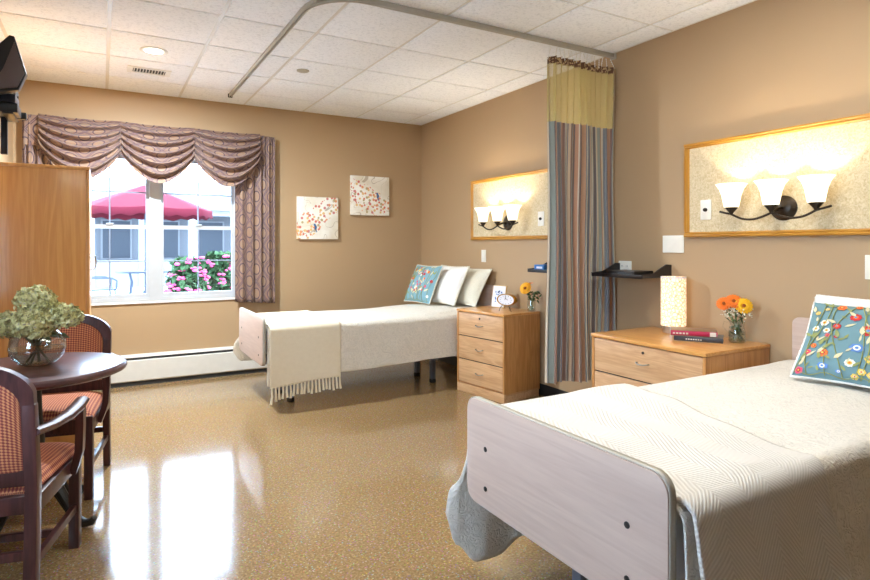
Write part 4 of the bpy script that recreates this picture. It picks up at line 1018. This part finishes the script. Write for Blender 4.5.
# chair with upholstered seat and arched back, front towards local +y
def chair(label, loc, rz):
    o = thing('dining_armchair', label, 'chair', loc, rz, 'mahogany armchairs at the round table')
    hw = 0.255
    def backpt(u, z):  # back plane leans a little
        return (u, -0.225 - 0.10*max(0, z-0.45)/0.45*0.55, z)
    # frame of the back: arch band
    def arch(h_, top, corner):
        out = []
        for k in range(25):
            q = k/24; a = pi*q; ex = 0.55
            x = -h_*cos(a); c_ = abs(cos(a)); z = corner + (top-corner)*(1-c_**2.6)**0.6
            out.append((x, z))
        return out
    A = arch(hw, 0.905, 0.79); B = arch(hw-0.042, 0.862, 0.75)
    o_out = [(-hw, 0.48)]+A+[(hw, 0.48)]; o_in = [(-hw+0.042, 0.50)]+B+[(hw-0.042, 0.50)]
    m = MB(); n = len(o_out); vs = []
    for dy in (-0.016, 0.016):
        for lst in (o_out, o_in):
            for x, z in lst: p = backpt(x, z); vs.append((p[0], p[1]+dy, p[2]))
    fs = []
    for i in range(n-1):
        fs += [(i, i+1, n+i+1, n+i), (2*n+i, 3*n+i, 3*n+i+1, 2*n+i+1), (i, 2*n+i, 2*n+i+1, i+1), (n+i, n+i+1, 3*n+i+1, 3*n+i)]
    fs += [(0, n, 3*n, 2*n), (n-1, 3*n-1, 4*n-1, 2*n-1)]
    m.add(vs, fs); m.build('back_frame', M['mahog'], o, angle=40)
    m = MB(); p = backpt(0, 0.485); m.b2((-hw+0.03, p[1]-0.014, 0.455), (hw-0.03, p[1]+0.014, 0.515), 0.004); m.build('back_rail', M['mahog'], o)
    # upholstered back, slightly domed both ways
    def ub(sgn):
        def f(u, v):
            x = lerp(-hw+0.04, hw-0.04, u); q = abs(2*u-1); tz = 0.75+(0.864-0.75)*(1-q**2.6)**0.6
            z = lerp(0.505, tz, v); p = backpt(x, z)
            return (p[0], p[1]+sgn*(0.010+0.018*((1-q**4)*(1-abs(2*v-1)**4))**0.6), p[2])
        return f
    m = MB(); uvf = lambda u, v: (u*0.43, v*0.36); m.grid(ub(1), 20, 20, uvf); m.grid(ub(-1), 20, 20, uvf); m.build('back_upholstery', M['chairfab'], o, angle=180)
    # seat
    def st(u, v):
        a, b = 2*u-1, 2*v-1; x = a*lerp(0.235, 0.262, v); y = lerp(-0.21, 0.262, v)
        return (x, y, 0.425 + 0.055*((1-abs(a)**5)*(1-abs(b)**5))**0.5)
    m = MB().grid(st, 24, 24, lambda u, v: (u*.5, v*.47)); m.b2((-0.23, -0.2, 0.405), (0.23, 0.24, 0.427)); m.build('seat', M['chairfab'], o, angle=60)
    m = MB().b2((-0.24, 0.222, 0.35), (0.24, 0.25, 0.415), 0.004).b2((-0.24, -0.23, 0.35), (0.24, -0.2, 0.415), 0.004)
    for s_ in (-1, 1): m.b2((s_*0.243-0.013, -0.22, 0.35), (s_*0.243+0.013, 0.24, 0.415), 0.004)
    m.build('seat_rail', M['mahog'], o)
    for s_ in (-1, 1):
        x = s_*0.235
        MB().prism([(0.218, 0.0), (0.258, 0.0), (0.262, 0.43), (0.222, 0.43)], 'x', x-0.02, x+0.02, bevel=0.003).build('leg', M['mahog'], o)
        bt = [( -0.235, 0.0), (-0.275, 0.0), (-0.262, 0.25), (-0.252, 0.45), (-0.278, 0.75), (-0.243, 0.75), (-0.205, 0.45), (-0.215, 0.25)]
        MB().prism(bt, 'x', x-0.018, x+0.022 if s_ > 0 else x+0.018, bevel=0.003).build('leg', M['mahog'], o)
        MB().b2((x-0.011, -0.235, 0.155), (x+0.011, 0.225, 0.187), 0.003).build('stretcher', M['mahog'], o)
        xa = s_*0.262
        P = [(s_*0.25, -0.262, 0.650), (s_*0.275, -0.17, 0.644), (s_*0.292, -0.06, 0.645), (s_*0.300, 0.04, 0.655), (s_*0.297, 0.115, 0.664)]
        ar = MB().tube(P, [0.024, 0.026, 0.029, 0.031, 0.028], 10, flat=0.6).build('armrest', M['mahog'], o)
        MB().tube([(s_*0.295, 0.10, 0.655), (s_*0.295, 0.102, 0.56), (s_*0.290, 0.108, 0.46), (s_*0.274, 0.118, 0.40), (s_*0.262, 0.125, 0.36)], [0.026, 0.026, 0.026, 0.024, 0.02], 4, flat=0.8).build('arm_support', M['mahog'], ar)
    MB().b2((-0.23, 0.0, 0.157), (0.23, 0.022, 0.185), 0.003).build('stretcher', M['mahog'], o)
    MB().b2((-0.23, -0.262, 0.20), (0.23, -0.24, 0.232), 0.003).build('stretcher', M['mahog'], o)
    return o
ch = chair('mahogany armchair seen from behind, pulled up to the round table', (-0.385, 2.795, 0), radians(-14))
dup(ch, (-0.245, 3.77, 0), radians(180-10), 'mahogany armchair on the far side of the round table, facing the room')

# vase of hydrangeas
o = glass_vase('flower_vase', 'round glass bowl vase of green hydrangeas on the mahogany table', (-0.262, 3.335, 0.7415), [(0.0005, 0), (0.055, 0.0), (0.075, 0.008), (0.105, 0.04), (0.118, 0.08), (0.112, 0.12), (0.09, 0.15), (0.078, 0.162)], 0.085)
R = random.Random(9); m = MB()
heads = [((-0.012, 0.03, 0.300), 0.085), ((-0.015, -0.07, 0.195), 0.084), ((0.115, -0.055, 0.222), 0.070), ((-0.118, 0.065, 0.185), 0.078), ((0.06, 0.08, 0.23), 0.07)]
for (c, r_) in heads:
    m.tube([(-c[0]*.4, -c[1]*.4, 0.012), (c[0]*.2, c[1]*.2, 0.12), (c[0]*.8, c[1]*.8, c[2]-r_*.4)], 0.005, 8)
m.build('stems', plain('hydrangea_stem', (84, 84, 62), 0.6), o)
m = MB()
for k in range(9):
    a = R.uniform(0, 6.28); z = R.uniform(0.10, 0.17); r_ = R.uniform(0.04, 0.085); e = Euler((R.uniform(-.9, .9), R.uniform(-.9, .9), a)).to_matrix(); p = Vector((r_*cos(a), r_*sin(a), z)); s_ = 0.05
    m.add([p+e@Vector(v) for v in ((-s_, 0, 0), (-s_*.3, -s_*.5, .006), (s_*.5, -s_*.4, .004), (s_, 0, -.008), (s_*.5, s_*.4, .004), (-s_*.3, s_*.5, .006))], [(0, 1, 2, 3, 4, 5)])
m.build('leaves', plain('hydrangea_leaf', (96, 124, 92), 0.5), o, solid=0.001)
t = NT('hydrangea_floret'); co = t.coord(); f = t.noise(co, 60, 3)
t.base(t.ramp(f, [(0.3, srgb(112, 112, 92)), (0.45, srgb(178, 174, 118)), (0.6, srgb(212, 206, 150)), (0.72, srgb(170, 160, 150))]), 0.7); M['hyd'] = t.mat  # variegated petal tones; darkest and greyest stops stand in for shade between florets
for (c, r_) in heads:
    m = MB(); c = Vector(c)
    m.sphere(c, r_*0.7, 10, sc=(1, 1, .8))
    for k in range(340):
        z = R.uniform(-0.75, 1); a = R.uniform(0, 6.283); q = sqrt(1-z*z); d = Vector((q*cos(a), q*sin(a), z*0.82)); p = c + d*r_*R.uniform(.82, 1.06)
        nrm = (d + Vector((R.uniform(-.9, .9), R.uniform(-.9, .9), R.uniform(-.9, .9)))).normalized(); x_ = nrm.orthogonal().normalized(); x_ = Matrix.Rotation(R.uniform(0, 6), 3, nrm) @ x_; y_ = nrm.cross(x_); s_ = R.uniform(0.009, 0.0135)
        for b in range(4):
            e1 = x_*cos(b*pi/2)+y_*sin(b*pi/2); e2 = nrm.cross(e1)
            m.add([p, p+e1*s_*.6+e2*s_*.5+nrm*.002, p+e1*s_*1.15, p+e1*s_*.6-e2*s_*.5+nrm*.002], [(0, 1, 2, 3)])
    m.build('flower_head', M['hyd'], o, angle=30)
